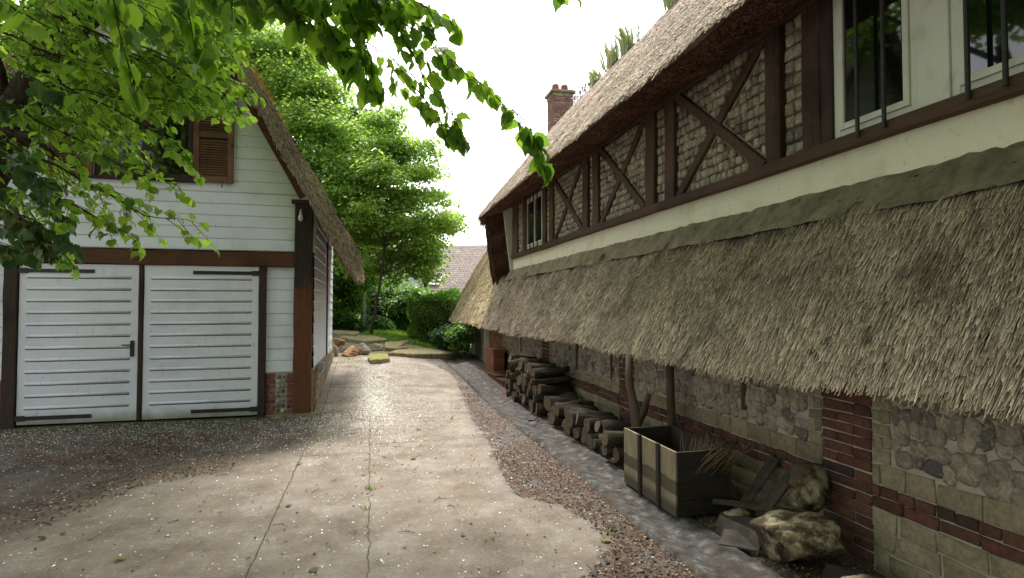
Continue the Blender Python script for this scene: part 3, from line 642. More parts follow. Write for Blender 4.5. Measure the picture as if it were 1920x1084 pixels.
# upper (dormer) thatch
fu = poly_profile([(4.90, 6.62), (3.9, 5.42), (3.1, 4.42), (2.70, 3.93), (2.63, 3.82), (2.76, 3.785), (3.3, 3.93)])
YV = 13.55
def P_up(s, t):
    x, z = fu(s); y = YN + (YV + .0 - YN) * t + .35 * np.clip((3.6 - x) / .9, 0, 1) * (t > .5) * (t * 2 - 1)
    w = .03 * np.sin(y * .8 + 1) + .015 * np.sin(y * 2.3); return np.stack([x + w * .3, y, z + w * .6], -1)
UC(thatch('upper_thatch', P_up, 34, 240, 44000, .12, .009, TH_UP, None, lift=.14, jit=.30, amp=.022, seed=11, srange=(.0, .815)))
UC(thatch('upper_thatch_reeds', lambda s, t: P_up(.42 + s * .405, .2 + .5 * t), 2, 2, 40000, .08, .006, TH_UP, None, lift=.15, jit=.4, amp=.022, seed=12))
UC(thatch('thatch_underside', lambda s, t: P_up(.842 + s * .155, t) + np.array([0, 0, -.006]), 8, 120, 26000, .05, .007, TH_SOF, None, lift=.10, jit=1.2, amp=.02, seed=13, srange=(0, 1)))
# end of the dormer thatch: verge face, back slope, hanging cheek
def P_verge(s, t):
    x, z = fu(s * .835); y0 = YV + .35 * np.clip((3.6 - x) / .9, 0, 1); inner = .30
    return np.stack([x + inner * t * .75, y0 + .10 * np.sin(t * 3.14), z - inner * t * .75], -1)
UC(thatch('thatch_verge', P_verge, 20, 6, 5000, .10, .010, TH_UP, None, amp=.015, seed=14))
def P_back(s, t):
    return np.stack([4.9 + 3.2 * s, YN + (YV - YN) * t, 6.62 - 3.4 * s], -1)
UC(thatch('back_slope_thatch', P_back, 6, 30, 1500, .2, .02, TH_UP, None, seed=15))
def P_cheek(s, t):   # dark thatch hanging between the eave and the main roof
    zt, zb = 3.90, 2.0; xt, xb = 2.74, 3.0
    z = zt + (zb - zt) * s; xl = xt + (xb - xt) * s ** 1.3
    ang = t * 1.0; x = np.where(t < .5, xl + .04 * (1 - t * 2) , xl + (t - .5) * 1.2); y = np.where(t < .5, 13.9 - 1.3 * t, 13.25 - .5 * (t - .5) + 0 * t)
    return np.stack([x, y, z], -1)
UC(thatch('thatch_cheek', P_cheek, 20, 16, 14000, .12, .010, TH_SOF, None, lift=.15, jit=.2, amp=.03, seed=16))
# main roof beyond the dormer
fm = poly_profile([(4.9, 5.87), (3.9, 3.84), (3.0, 2.02), (2.55, 1.12), (2.52, 1.05), (2.57, 1.0), (2.98, 1.2)])
def P_main(s, t):
    x, z = fm(s); yend = 19.7 - np.clip((z - 1.0) / 4.87, 0, 1) * 3.8; yst = 12.95 + .25 * np.clip((z - 1) / 1.2, 0, 1)
    y = yst + (yend - yst) * t; w = .03 * np.sin(y * 1.4); bow = -.06 * np.sin(np.clip(t, 0, 1) * 3.14) * (z < 3)
    return np.stack([x + w + .25 * np.clip(t * 2.2 - 1.5, 0, 1) ** 2 * 0, y, z + w], -1)
UC(thatch('end_thatch', P_main, 30, 60, 42000, .16, .013, TH_END, None, lift=.2, jit=.22, amp=.03, seed=21, srange=(0, .88)))
def P_hip(s, t):
    x, z = fm(s * .88); yend = 19.7 - np.clip((z - 1.0) / 4.87, 0, 1) * 3.8; return np.stack([x + (7.2 - x) * t, yend + 0 * t, z], -1)
UC(thatch('hip_thatch', P_hip, 12, 20, 4000, .2, .02, TH_END, None, seed=22))
m = MB(); m.box((3.35, 13.2, 0), (6.6, 16.9, 1.9), bev=0); m.box((3.5, YN, 0), (6.6, 13.2, 2.2), bev=0); UC(m.build('interior_core', DARKIN))

# chimney
ch = empty('chimney', (1.72, 8.75, 5.5)); ch.parent = cot; CH = np.array([4.72, 14.75, 5.5])
U = lambda o: under(o, CH, ch); a0 = at(1050, 200, 15.4); cx, cy = a0[0], a0[1]
H0, H1 = 5.3, 7.36; hw = .27
m = MB(); m.box((cx - hw, cy - hw, H0), (cx + hw, cy + hw, H1), bev=0); U(m.build('core', MORTAR))
for (o_, eu, en) in (((cx - hw, cy - hw, 0), (1, 0, 0), (0, -1, 0)), ((cx - hw, cy - hw, 0), (0, 1, 0), (-1, 0, 0)), ((cx + hw, cy - hw, 0), (0, 1, 0), (1, 0, 0))):
    U(bricks(coursed(0, 2 * hw, H0, H1, .2, .065, gap=.012), Plane(o_, eu, (0, 0, 1), en), .012, BRICKC, 'brick_face', None))
m = MB(); m.box((cx - hw - .07, cy - hw - .07, H1), (cx + hw + .07, cy + hw + .07, H1 + .07)); m.box((cx - hw - .02, cy - hw - .02, H1 - .10), (cx + hw + .02, cy + hw + .02, H1 - .001)); U(m.build('cap', STEPM))
for dx in (-.13, .13):
    m = MB(); m.tube([(cx + dx, cy, H1 + .07), (cx + dx, cy, H1 + .20), (cx + dx, cy, H1 + .28), (cx + dx, cy, H1 + .30)], [.105, .10, .098, .085], 14); U(m.build('chimney_pot', TERRA, smooth=True))

# ================================================================== THE GARAGE (left)
GY0 = 8.80; GO = np.array([-3.07, 8.8, 0.0])
gar = tag(empty('weatherboard_garage', tuple(GO)), 'white weatherboarded garage with double doors, brown shutters and steep thatched roof', 'garage')
UG = lambda o: under(o, GO, gar)
PG = Plane((0, GY0, 0), (1, 0, 0), (0, 0, 1), (0, -1, 0)); PSd = Plane((-.835, 0, 0), (0, 1, 0), (0, 0, 1), (1, 0, 0))
def siding(rows, pl, mat, name, parent=None, out=.016, bow=.0015):
    """rows: (a0,a1,b0,b1,a0top,a1top) boards with a beaded lower edge"""
    V = []; Fq = []; r = []
    for (a0, a1, b0, b1, c0, c1) in rows:
        n = len(V); rr = random.random(); h = b1 - b0; oo = out + random.gauss(0, bow); tl = random.gauss(0, .0012)
        prf = [(0, 0), (.05, oo * .9), (.10, oo), (.14, oo * .92), (.93, oo * .55), (.97, oo * .35), (1, 0)]
        for (q, d) in prf:
            z = b0 + h * q; V.append(pl.P(a0 + (c0 - a0) * q, z + tl, d)); V.append(pl.P(a1 + (c1 - a1) * q, z - tl, d))
        for k in range(6): Fq.append((n + 2 * k, n + 2 * k + 1, n + 2 * k + 3, n + 2 * k + 2))
        r += [rr] * 14
    return npmesh(name, V, np.array(Fq), mat, parent, {'rnd': r})
inner = lambda x: 5.15 - 1.81 * (x + 1.977)        # underside of the verge, right slope
def verge_x(z): return min(-.80, -1.977 + (5.15 - z) / 1.81 + .08)
WX0, WX1, WZ0, WZ1 = -3.68, -2.46, 3.38, 4.70
rows = []; z = 2.39; BH = .168
while z < 7.2:
    xr = verge_x(z); xr2 = verge_x(z + BH); xl, xl2 = -6.14 - xr, -6.14 - xr2
    if xr2 <= -3.0 and xr <= -3.05: break
    if z + BH > WZ0 + .03 and z < WZ1 - .03:
        rows.append((xl, WX0, z, z + BH, xl2, WX0)); rows.append((WX1, xr, z, z + BH, WX1, xr2))
    else: rows.append((xl, xr, z, z + BH, xl2, xr2))
    z += BH
UG(siding(rows, PG, GPAINT, 'gable_boarding'))
DX0, DX1 = float(onY(36, 650, GY0)[0]), float(onY(486, 650, GY0)[0]); PX1 = float(onY(499, 650, GY0)[0]); DM = float(onY(266, 650, GY0)[0])
CPX0, CPX1 = -1.085, -.838
rows = [(PX1, CPX0, .62 + i * (2.165 - .62) / 9, .62 + (i + 1) * (2.165 - .62) / 9, PX1, CPX0) for i in range(9)]
LX = DX0 - .16; rows += [(-5.35, LX, .62 + i * (2.165 - .62) / 9, .62 + (i + 1) * (2.165 - .62) / 9, -5.35, LX) for i in range(9)]
for q in (rows[:9], rows[9:]): UG(siding(q, PG, PAINT, 'lower_boarding'))
rows = []; z = .66
while z < 3.2: rows.append((GY0 + .08, 13.1, z, z + BH, GY0 + .08, 13.1)); z += BH
UG(siding(rows, PSd, PAINT, 'side_boarding'))
m = MB()                                             # carcass behind the boards
m.add([(-5.34, GY0 + .004, -.3), (-.839, GY0 + .004, -.3), (-.839, GY0 + .004, 3.0), (-3.07, GY0 + .004, 6.95), (-5.34, GY0 + .004, 3.0),
       (-5.34, 13.1, -.3), (-.839, 13.1, -.3), (-.839, 13.1, 3.0), (-3.07, 13.1, 6.95), (-5.34, 13.1, 3.0)],
      [(0, 1, 2, 3, 4), (9, 8, 7, 6, 5), (1, 6, 7, 2), (0, 4, 9, 5), (2, 7, 8, 3), (3, 8, 9, 4)]); UG(m.build('carcass', DARKIN))
m = MB(); m.beam((-5.4, GY0 - .02, 2.275), (CPX0, GY0 - .02, 2.265), .205, .12, (0, 0, 1), seg=14, jit=.004); UG(m.build('lintel_beam', WOODX))
m = MB(); m.beam((-.9615, GY0 - .02, 0), (-.9615, GY0 - .02, 3.10), CPX1 - CPX0, .2, (1, 0, 0), seg=12, jit=.003, bev=.012); UG(m.build('corner_post', POSTM))
m = MB(); m.box((-1.13, GY0 - .14, 3.10), (-.83, GY0 + .02, 3.15)); UG(m.build('post_cap', BLACKWOOD))
for (a, b) in ((DX1, PX1), (LX, DX0)):
    m = MB(); m.beam(((a + b) / 2, GY0 - .02, 0), ((a + b) / 2, GY0 - .02, 2.17), b - a - .004, .10, (1, 0, 0), seg=10); UG(m.build('door_post', BLACKWOOD))
# plinth
rr = coursed(PX1, PX1 + .13, .02, .61, .13, .075, var=.05) + coursed(CPX0 - .10, CPX0, .02, .61, .10, .075, var=.05) + coursed(-5.35, LX, .02, .61, .2, .075)
m = MB(); m.box((PX1, GY0 - .004, -.1), (CPX0, GY0 + .02, .62), bev=0); UG(m.build('plinth_mortar', PMORTAR)); m = MB(); m.box((-5.35, GY0 - .004, -.1), (LX, GY0 + .02, .62), bev=0); UG(m.build('plinth_mortar', PMORTAR))
UG(bricks(rr, PG, .02, BRICKL, 'plinth_bricks', None))
a, b = PX1 + .14, CPX0 - .11; UG(stones(grid_cells(a, b, .03, .60, (b - a) / 2, fill=.42, jit=.1), PG, .03, FLINTG, 'plinth_flints', None, n=10, sq=5))
m = MB(); m.box((-.845, GY0 - .02, -.3), (-.812, 13.1, .66), bev=0); UG(m.build('side_plinth_mortar', PMORTAR))
PS2 = Plane((-.812, 0, 0), (0, 1, 0), (0, 0, 1), (1, 0, 0))
UG(bricks(coursed(GY0 - .02, GY0 + .32, .02, .65, .11, .07), PS2, .012, BRICKL, 'side_plinth_quoin', None))
UG(bricks(coursed(GY0 + .33, 13.1, .02, .65, .17, .085, gap=.014), PS2, .012, CHALK, 'side_plinth_blocks', None))
m = MB(); m.box((-1.35, GY0 - .16, -.05), (-.74, GY0 + .1, .035)); UG(m.build('footing', STEPM))
m = MB(); m.tube([(-.765, float(onX(613, 600, -.765)[1]), .7), (-.765, float(onX(613, 600, -.765)[1]), 2.75)], .014, 8); UG(m.build('side_pipe', IRON))
m = MB(); m.box((-.79, 9.15, .60), (-.70, 9.30, .72)); UG(m.build('socket_box', GREYP)); m = MB(); m.box((-.775, 9.30, .55), (-.73, 9.40, .70)); UG(m.build('socket_flap', BLUEP))
m = MB(); m.tube([(-1.0, GY0 - .14, 2.98), (-1.0, GY0 - .14, 2.93), (-1.0, GY0 - .14, 2.90), (-1.0, GY0 - .14, 2.86), (-1.0, GY0 - .14, 2.83)], [.012, .02, .034, .036, .015], 12)
m.tube([(-1.0, GY0 - .13, 3.0), (-1.0, GY0 - .14, 2.98)], .015, 8); UG(m.build('light_bulb', BULB, smooth=True))
m = MB(); m.tube([(-1.07, GY0 - .15, 3.09), (-1.02, GY0 - .15, 3.03), (-.98, GY0 - .15, 3.0), (-.93, GY0 - .15, 3.04), (-.87, GY0 - .15, 3.09)], .004, 5); UG(m.build('lamp_cable', IRON))

# doors
def door(a0, a1, hinge_side, lab):
    d = empty('door', (0, 0, 0)); d.parent = gar; loc = np.array([(a0 + a1) / 2, GY0, 1.08]); d.location = tuple(loc - GO)
    U = lambda o: under(o, loc, d); z0, z1 = .03, 2.16; yf = GY0 - .045; s = .095
    m = MB(); m.box((a0, yf, z0), (a1, GY0 - .004, z1), bev=.004, r=.3); U(m.build('panel', DPAINT))
    pl = Plane((0, yf - .0, 0), (1, 0, 0), (0, 0, 1), (0, -1, 0)); b0, b1 = .25, 1.99; n = 11; rows = []
    V = []; Fq = []; r = []
    h = (b1 - b0) / n; i0, i1 = a0 + s * .9, a1 - s
    for k in range(n + 1):                           # routed beads: a groove with a raised lip
        z = b0 + k * h; n_ = len(V); rr = random.random()
        for (q, dd) in ((-.018, .0005), (-.012, .0075), (.008, .008), (.016, .001)):
            V.append(pl.P(i0 + random.gauss(0, .002), z + q, dd)); V.append(pl.P(i1 + random.gauss(0, .002), z + q, dd))
        for j in range(3): Fq.append((n_ + 2 * j, n_ + 2 * j + 1, n_ + 2 * j + 3, n_ + 2 * j + 2))
        Fq.append((n_, n_ + 2, n_ + 4, n_ + 6)); Fq.append((n_ + 7, n_ + 5, n_ + 3, n_ + 1)); r += [rr * .5] * 8
    U(npmesh('bead', V, np.array(Fq), DPAINT, None, {'rnd': r}))
    m = MB()
    for k in range(n + 1): m.box((i0, yf - .0012, b0 + k * h - .0305), (i1, yf + .002, b0 + k * h - .0185), bev=0)
    U(m.build('groove', GROOVE))
    for zz in (.115, 2.065):
        m = MB(); L = .86
        if hinge_side < 0: p0, p1 = a0 - .02, a0 + L
        else: p0, p1 = a1 + .02, a1 - L
        m.beam((p0, yf - .008, zz), (p1, yf - .008, zz - .0), .050, .010, (0, 0, 1), seg=1, jit=0, bev=.003)
        m.box((min(p0, p0 + (.12 if hinge_side < 0 else -.12)), yf - .016, zz - .035), (max(p0, p0 + (.12 if hinge_side < 0 else -.12)), yf - .006, zz + .035)); 
        for q in (.15, .4, .7): m.tube([(p0 + (p1 - p0) * q, yf - .012, zz), (p0 + (p1 - p0) * q, yf - .019, zz)], .010, 8)
        U(m.build('strap_hinge', IRON))
    return d, U, yf
t = NT('dark_groove', .9, .1); t.col((.10, .095, .085)); GROOVE = t.m  # dark colour of the thin flat strips under the door beads
d1, U1, yf = door(DX0 + .006, DM - .034, -1, 'left'); d2, U2, yf = door(DM + .030, DX1 - .006, 1, 'right')
m = MB(); m.beam((DM - .005, GY0 - .03, .03), (DM - .002, GY0 - .03, 2.165), .056, .06, (1, 0, 0), seg=8); UG(m.build('meeting_stile', BLACKWOOD))
hx = DM - .11
m = MB(); m.box((hx - .015, yf - .014, .90), (hx + .035, yf - .001, 1.12)); m.tube([(hx + .01, yf - .01, 1.06), (hx + .01, yf - .05, 1.06), (hx - .10, yf - .055, 1.062)], .008, 8); m.tube([(hx + .01, yf - .014, .95), (hx + .01, yf - .022, .95)], .010, 8); U1(m.build('door_handle', IRON))
# gable window and shutters
w = empty('window', (0, 0, 0)); w.parent = gar; wl_ = np.array([(WX0 + WX1) / 2, GY0, (WZ0 + WZ1) / 2]); w.location = tuple(wl_ - GO); U = lambda o: under(o, wl_, w)
m = MB()
for (a, b) in ((WX0, WX0 + .07), (WX1 - .07, WX1), ((WX0 + WX1) / 2 - .035, (WX0 + WX1) / 2 + .035)): m.box((a, GY0 - .02, WZ0), (b, GY0 + .003, WZ1))
m.box((WX0 + .07, GY0 - .018, WZ0), (WX1 - .07, GY0 + .003, WZ0 + .07)); m.box((WX0 + .07, GY0 - .018, WZ1 - .07), (WX1 - .07, GY0 + .003, WZ1)); U(m.build('frame', BLACKWOOD))
m = MB(); m.box((WX0 + .07, GY0 - .006, WZ0 + .07), (WX1 - .07, GY0 - .002, WZ1 - .07), bev=0); U(m.build('pane', GLASS))
m = MB(); m.box((WX0 - .06, GY0 - .06, WZ0 - .04), (WX1 + .05, GY0 - .01, WZ0 - .001)); U(m.build('sill', BLACKWOOD))
def shutter(a0, a1):
    s = empty('shutter', (0, 0, 0)); s.parent = gar; loc = np.array([(a0 + a1) / 2, GY0 - .04, (WZ0 + WZ1) / 2]); s.location = tuple(loc - GO); U = lambda o: under(o, loc, s)
    y0, y1 = GY0 - .065, GY0 - .025; f = .075; z0, z1 = WZ0 - .02, WZ1 + .02; m = MB()
    m.box((a0, y0, z0), (a0 + f, y1, z1)); m.box((a1 - f, y0, z0), (a1, y1, z1))
    for zz in (z0, (z0 + z1) / 2 - .04, z1 - f): m.box((a0 + f, y0 + .002, zz), (a1 - f, y1, zz + f))
    U(m.build('shutter_frame', SHUT)); m = MB()
    z = z0 + f + .015
    while z < z1 - f - .01:
        if not ((z0 + z1) / 2 - .05 < z < (z0 + z1) / 2 + .04): m.beam((a0 + f, y0 + .02, z), (a1 - f, y0 + .02, z), .042, .008, (0, -.65, -.75), seg=1, jit=0, bev=.002)
        z += .036
    U(m.build('louvre_slats', SHUT)); m = MB(); m.box((a0 + f, y1 - .006, z0 + f), (a1 - f, y1 - .002, z1 - f), bev=0); U(m.build('back_board', BLACKWOOD))
    m = MB(); m.tube([((a0 + a1) / 2 + .12, y0 - .01, z0 + .02), ((a0 + a1) / 2 + .12, y0 - .01, z0 - .08)], .008, 6); m.box((a1 - .03, y0 - .012, z0 + .5), (a1, y0 - .001, z0 + .56)); U(m.build('shutter_catch', IRON))
shutter(-2.45, -1.93); shutter(-4.21, -3.69)
# roof
def P_gr(side):
    f = poly_profile([(-3.07, 7.36), (-2.0, 5.50), (-1.0, 3.79), (-.36, 2.70), (-.15, 2.28), (-.13, 2.12), (-.19, 2.0), (-.38, 2.22), (-.84, 3.02)])
    def P(s, t):
        x, z = f(s); y = 8.46 + 4.3 * t; w = .02 * np.sin(y * 2.1 + z) + .015 * np.sin(z * 5); x = x + w
        return np.stack([x if side > 0 else -6.14 - x, y if side > 0 else 12.76 - 4.3 * t, z + w * .4], -1)
    return P
UG(thatch('roof_thatch', P_gr(1), 40, 40, 16000, .12, .010, TH_SHED, None, lift=.15, jit=.3, amp=.02, seed=31, srange=(0, .80)))
UG(thatch('roof_thatch', P_gr(-1), 40, 20, 4000, .14, .014, TH_SHED, None, lift=.1, jit=.3, amp=.02, seed=32, srange=(0, .80)))
fo = poly_profile([(-3.07, 7.36), (-2.0, 5.50), (-1.0, 3.79), (-.36, 2.70), (-.15, 2.28), (-.145, 2.15)]); fi = poly_profile([(-3.07, 6.98), (-2.05, 5.26), (-1.0, 3.36), (-.38, 2.25), (-.22, 2.05), (-.17, 2.02)])
def P_gv(side):
    def P(s, t):
        xo, zo = fo(s); xi, zi = fi(s); t2 = t if side > 0 else 1 - t
        x = xo + (xi - xo) * t2 + .01 * np.sin(zo * 6); z = zo + (zi - zo) * t2
        return np.stack([x if side > 0 else -6.14 - x, 8.46 - .05 * np.sin(t2 * 3.14) + .02 * np.sin(zo * 4), z], -1)
    return P
UG(thatch('verge_thatch', P_gv(1), 60, 8, 14000, .10, .009, TH_SHED, None, lift=.22, jit=.22, amp=.02, seed=33))
UG(thatch('verge_thatch', P_gv(-1), 60, 8, 6000, .12, .011, TH_SHED, None, lift=.2, jit=.25, amp=.02, seed=34))
for sg in (1, -1):
    m = MB(); fx_ = lambda x: x if sg > 0 else -6.14 - x
    m.beam((fx_(-3.0), 8.64, 6.86), (fx_(-.95), 8.64, 3.19), .14, .05, (1, 0, .55 if sg > 0 else -.55), seg=10); UG(m.build('barge_board', WOODX))
m = MB(); m.add([(-.70, 9.3, 2.74), (-.70, 12.7, 2.74), (-.36, 12.7, 2.14), (-.36, 9.3, 2.14), (-.67, 9.3, 2.76), (-.67, 12.7, 2.76), (-.33, 12.7, 2.16), (-.33, 9.3, 2.16)],
      [(0, 1, 2, 3), (7, 6, 5, 4), (0, 3, 7, 4), (1, 5, 6, 2), (0, 4, 5, 1), (3, 2, 6, 7)])
t = NT('pinkish_soffit', .8, .1); t.col(t.ramp(t.noise(5, 5, t.mapv((6, 1, 6))), [(.3, (.30, .15, .12)), (.7, (.52, .36, .31))])); UG(m.build('soffit_board', t.m))

# ================================================================== objects by the cottage wall
# terracotta block stack
loc = (2.8, 12.7, 0); px = tag(empty('terracotta_block_stack', loc), 'square stack of terracotta blocks against the far brick pier', 'block stack')
m = MB()
for i in range(4):
    for k in range(3): m.box((2.64, 12.15 + k * .32, .05 + i * .135), (2.90, 12.15 + k * .32 + .312, .05 + i * .135 + .128), bev=.006)
under(m.build('block_courses', TERRA), loc, px)
m = MB(); m.box((2.62, 12.13, .59), (2.92, 13.12, .62), bev=.004); under(m.build('top_slab', TERRA), loc, px)
loc = (2.55, 11.3, 0); bb = tag(empty('loose_brick_row', loc), 'low row of old bricks on the ground between the terracotta stack and the log pile', 'bricks')
m = MB()
for k in range(9):
    for j in range(2): m.box((2.50 + j * .23, 10.35 + k * .20 + random.uniform(0, .02), -.02), (2.71 + j * .23, 10.35 + k * .20 + .16, .13 + random.uniform(-.02, .02)), bev=.006)
under(m.build('bricks', BRICK), loc, bb)

def log(x, y, z, L, r, rz=0, ry=0, label='', group=''):
    m = MB(); n = 6; pts = []
    for i in range(n + 1):
        s = i / n - .5; pts.append((s * L, .012 * math.sin(s * 5 + r * 90), .010 * math.cos(s * 7 + r * 50)))
    m.tube(pts, [r * (1.04 - .1 * i / n + random.gauss(0, .03)) for i in range(n + 1)], random.choice([5, 7, 11, 11]), m=0, capm=1, wob=.11)
    if random.random() < .3: m.tube([(.1 * L, 0, r * .7), (.14 * L, .02, r * 1.45)], [r * .3, r * .22], 7, m=0, capm=1, wob=.1)
    o = m.build('log', [LOGB, LOGE]); o.location = (x, y, z); o.rotation_euler = (random.uniform(0, 6), ry, rz)
    for p in o.data.polygons:
        p.use_smooth = len(p.vertices) == 4
    return tag(o, label, 'log', group)
def pile(y0, y1, rows, rbase, xc, label, group, taper=.5, hfun=None):
    placed = []; z = 0; k = 0
    for j in range(rows):
        y = y0 + (rbase if j % 2 else 0) + j * taper * rbase * .5; 
        while y < y1 - j * taper * rbase:
            r = rbase * random.uniform(.60, 1.20)
            if hfun is None or j < hfun(y): log(xc + random.uniform(-.05, .05), y + r, float(gh(xc, y)) + .03 + rbase * (1 + j * 1.66) + random.gauss(0, .006), random.uniform(.34, .60), r, random.gauss(0, .17), random.gauss(0, .09), label, group)
            y += 2 * rbase * random.uniform(.95, 1.05); k += 1
pile(7.75, 9.75, 5, .078, 2.62, 'cut log in the tall stack leaning on the flint wall beyond the second brick pier', 'logs of the tall far stack', .6)
pile(4.95, 7.7, 3, .085, 2.62, 'cut log in the low stack between the crate and the tall stack', 'logs of the low near stack', .2, lambda y: 2 if 5.5 < y < 7.4 else 1.2)
o = log(2.16, 7.35, .05, .42, .010, 1.0, .08, 'thin pale stick fallen on the gutter edge in front of the tall log stack'); o['category'] = 'stick'; o.name = 'stick'
# forked branch and straight post
m = MB(); m.tube([(2.50, 4.98, -.02), (2.50, 4.97, .3), (2.49, 4.96, .52), (2.47, 4.99, .66), (2.46, 5.06, .86), (2.48, 5.1, 1.12)], [.046, .042, .054, .040, .037, .032], 10, wob=.08)
m.tube([(2.50, 4.96, .48), (2.54, 4.90, .60), (2.58, 4.88, .76)], [.045, .034, .024], 8, wob=.06)
tag(m.build('forked_branch', LIMB, smooth=True, loc=(2.5, 4.98, 0)), 'stout forked branch standing against the eave behind the wooden crate', 'branch')
m = MB(); m.tube([(2.80, 4.86, -.02), (2.80, 4.86, .5), (2.79, 4.87, 1.18)], [.045, .04, .038], 10, wob=.05)
tag(m.build('straight_pole', LIMB, smooth=True, loc=(2.8, 4.86, 0)), 'straight upright pole between the crate and the chalk wall', 'pole')
# crate
loc = np.array([2.46, 4.22, 0.0]); cr_ = tag(empty('wooden_crate', tuple(loc)), 'old open wooden crate with two battens and a dark stripe, holding dry twigs', 'crate'); U = lambda o: under(o, loc, cr_)
x0, x1, y0, y1, hh = 2.22, 2.70, 3.80, 4.68, .50
m = MB(); m.box((x0, y0, .02), (x0 + .018, y1, hh), r=.4); U(m.build('front_panel', PLY))
m = MB(); m.box((x1 - .018, y0, .02), (x1, y1, hh)); U(m.build('back_panel', DARKPL))
for yy in (y0, y1 - .018):
    m = MB()
    for k in range(4): m.box((x0 + .019, yy, .02 + k * .12), (x1 - .019, yy + .018, .02 + k * .12 + .117)); 
    U(m.build('end_panel', DARKPL))
m = MB(); m.box((x0 + .019, y0 + .019, .03), (x1 - .019, y1 - .019, .05)); U(m.build('base', DARKPL))
for yy in (y0 + .22, y0 + .53):
    m = MB(); m.box((x0 - .022, yy, .01), (x0 - .001, yy + .045, hh + .012)); U(m.build('batten', DARKPL))
# twigs
m = MB()
for k in range(260):
    a = random.uniform(-.12, .15); b = random.uniform(-.33, .12); y = 4.0 + b * .5; x = 2.50 + a
    th = random.uniform(-1.0, 1.0); L = random.uniform(.15, .38); lean = random.uniform(.2, .9)
    tip = (x + math.cos(th + .2) * L * lean * .7, y + math.sin(th) * L * lean - .06, .30 + L * .75)
    m.tube([(x, y, .25), ((x + tip[0]) / 2, (y + tip[1]) / 2, .25 + (tip[2] - .25) * .6), tip], [.003, .0025, .001], 4, caps=False)
tag(m.build('twig_bundle', DRYM, loc=(2.5, 4.0, .25)), 'bundle of dry brown twigs and straw sticking out of the crate', 'twigs')

def rock(name, c, r, mat, label, cat='stone', group=None, seed=0, cuts=7, sub=4, squash=(1, 1, 1), rz=0, amp=.12, mats=None):
    rg = np.random.default_rng(seed); n, k = 40, 26; V = []
    pl = [(v / np.linalg.norm(v), rg.uniform(.48, .86)) for v in rg.normal(size=(cuts + 7, 3))]
    ph = rg.uniform(0, 6, 6)
    for i in range(k + 1):
        th = math.pi * i / k
        for j in range(n):
            f = 2 * math.pi * j / n; d = np.array([math.sin(th) * math.cos(f), math.sin(th) * math.sin(f), math.cos(th)]); q = 1.0
            for (v, h) in pl:
                dd = d.dot(v)
                if dd > .05: q = min(q, h / dd)
            q *= 1 + amp * (math.sin(d[0] * 7 + ph[0]) * math.sin(d[1] * 6 + ph[1]) * .5 + .35 * math.sin(d[2] * 11 + ph[2] + d[0] * 5) + .3 * math.sin(d[0] * 23 + ph[3]) * math.sin(d[1] * 19 + ph[4]) * math.sin(d[2] * 21 + ph[5])) * .8 * 1.0
            V.append(d * q * np.array(r) * np.array(squash))
    Fq = [(i * n + j, i * n + n + j, i * n + n + (j + 1) % n, i * n + (j + 1) % n) for i in range(k) for j in range(n)]
    V = np.array(V); c_, s_ = math.cos(rz), math.sin(rz); V[:, :2] = V[:, :2] @ np.array([[c_, s_], [-s_, c_]])
    o = npmesh(name, V, np.array(Fq), mat, None, {'rnd': np.full(len(V), .5)}, True); o.location = tuple(c); return tag(o, label, cat, group)
rock('weathered_stone', (2.58, 2.98, .16), (.27, .27, .20), STONE, 'large pale weathered stone in front of the near brick pier', seed=3, rz=.5)
rock('weathered_stone', (2.82, 3.16, .36), (.15, .17, .19), STONE, 'upright jagged stone resting behind the large pale stone, against the brick pier', seed=5, rz=1.0)
rock('weathered_stone', (2.48, 2.42, .07), (.20, .22, .13), STONE, 'rounded stone at the bottom edge of the photo, nearest the camera', seed=9)
rock('weathered_stone', (2.62, 3.62, .05), (.12, .10, .07), STONE, 'small broken stone between the planks and the crate', seed=12)
for i, (p, q, w, lab) in enumerate([((2.45, 3.62, .05), (2.80, 3.10, .10), .14, 'dark plank lying flat nearest the gutter'), ((2.32, 3.38, .03), (2.66, 3.02, .05), .16, 'dark board lying under the large stone'),
        ((2.52, 3.78, .12), (2.92, 3.30, .16), .05, 'thin batten lying across the planks'), ((2.72, 3.55, .04), (2.94, 3.42, .42), .10, 'slate leaning on the wall beside the crate'),
        ((2.70, 3.72, .04), (2.95, 3.62, .46), .10, 'narrow board leaning on the wall close to the crate'), ((2.60, 2.80, .02), (2.95, 2.25, .05), .15, 'dark plank beside the wall below the brick pier'),
        ((2.40, 3.55, .02), (2.44, 3.15, .03), .18, 'broken board at the edge of the gutter')]):
    m = MB(); m.beam(p, q, w, .018, (0, 1, .2) if i not in (3, 4) else (0, 1, 0), seg=4, jit=.002, bev=.003); tag(m.build('plank', PLANK, loc=p), lab, 'plank')

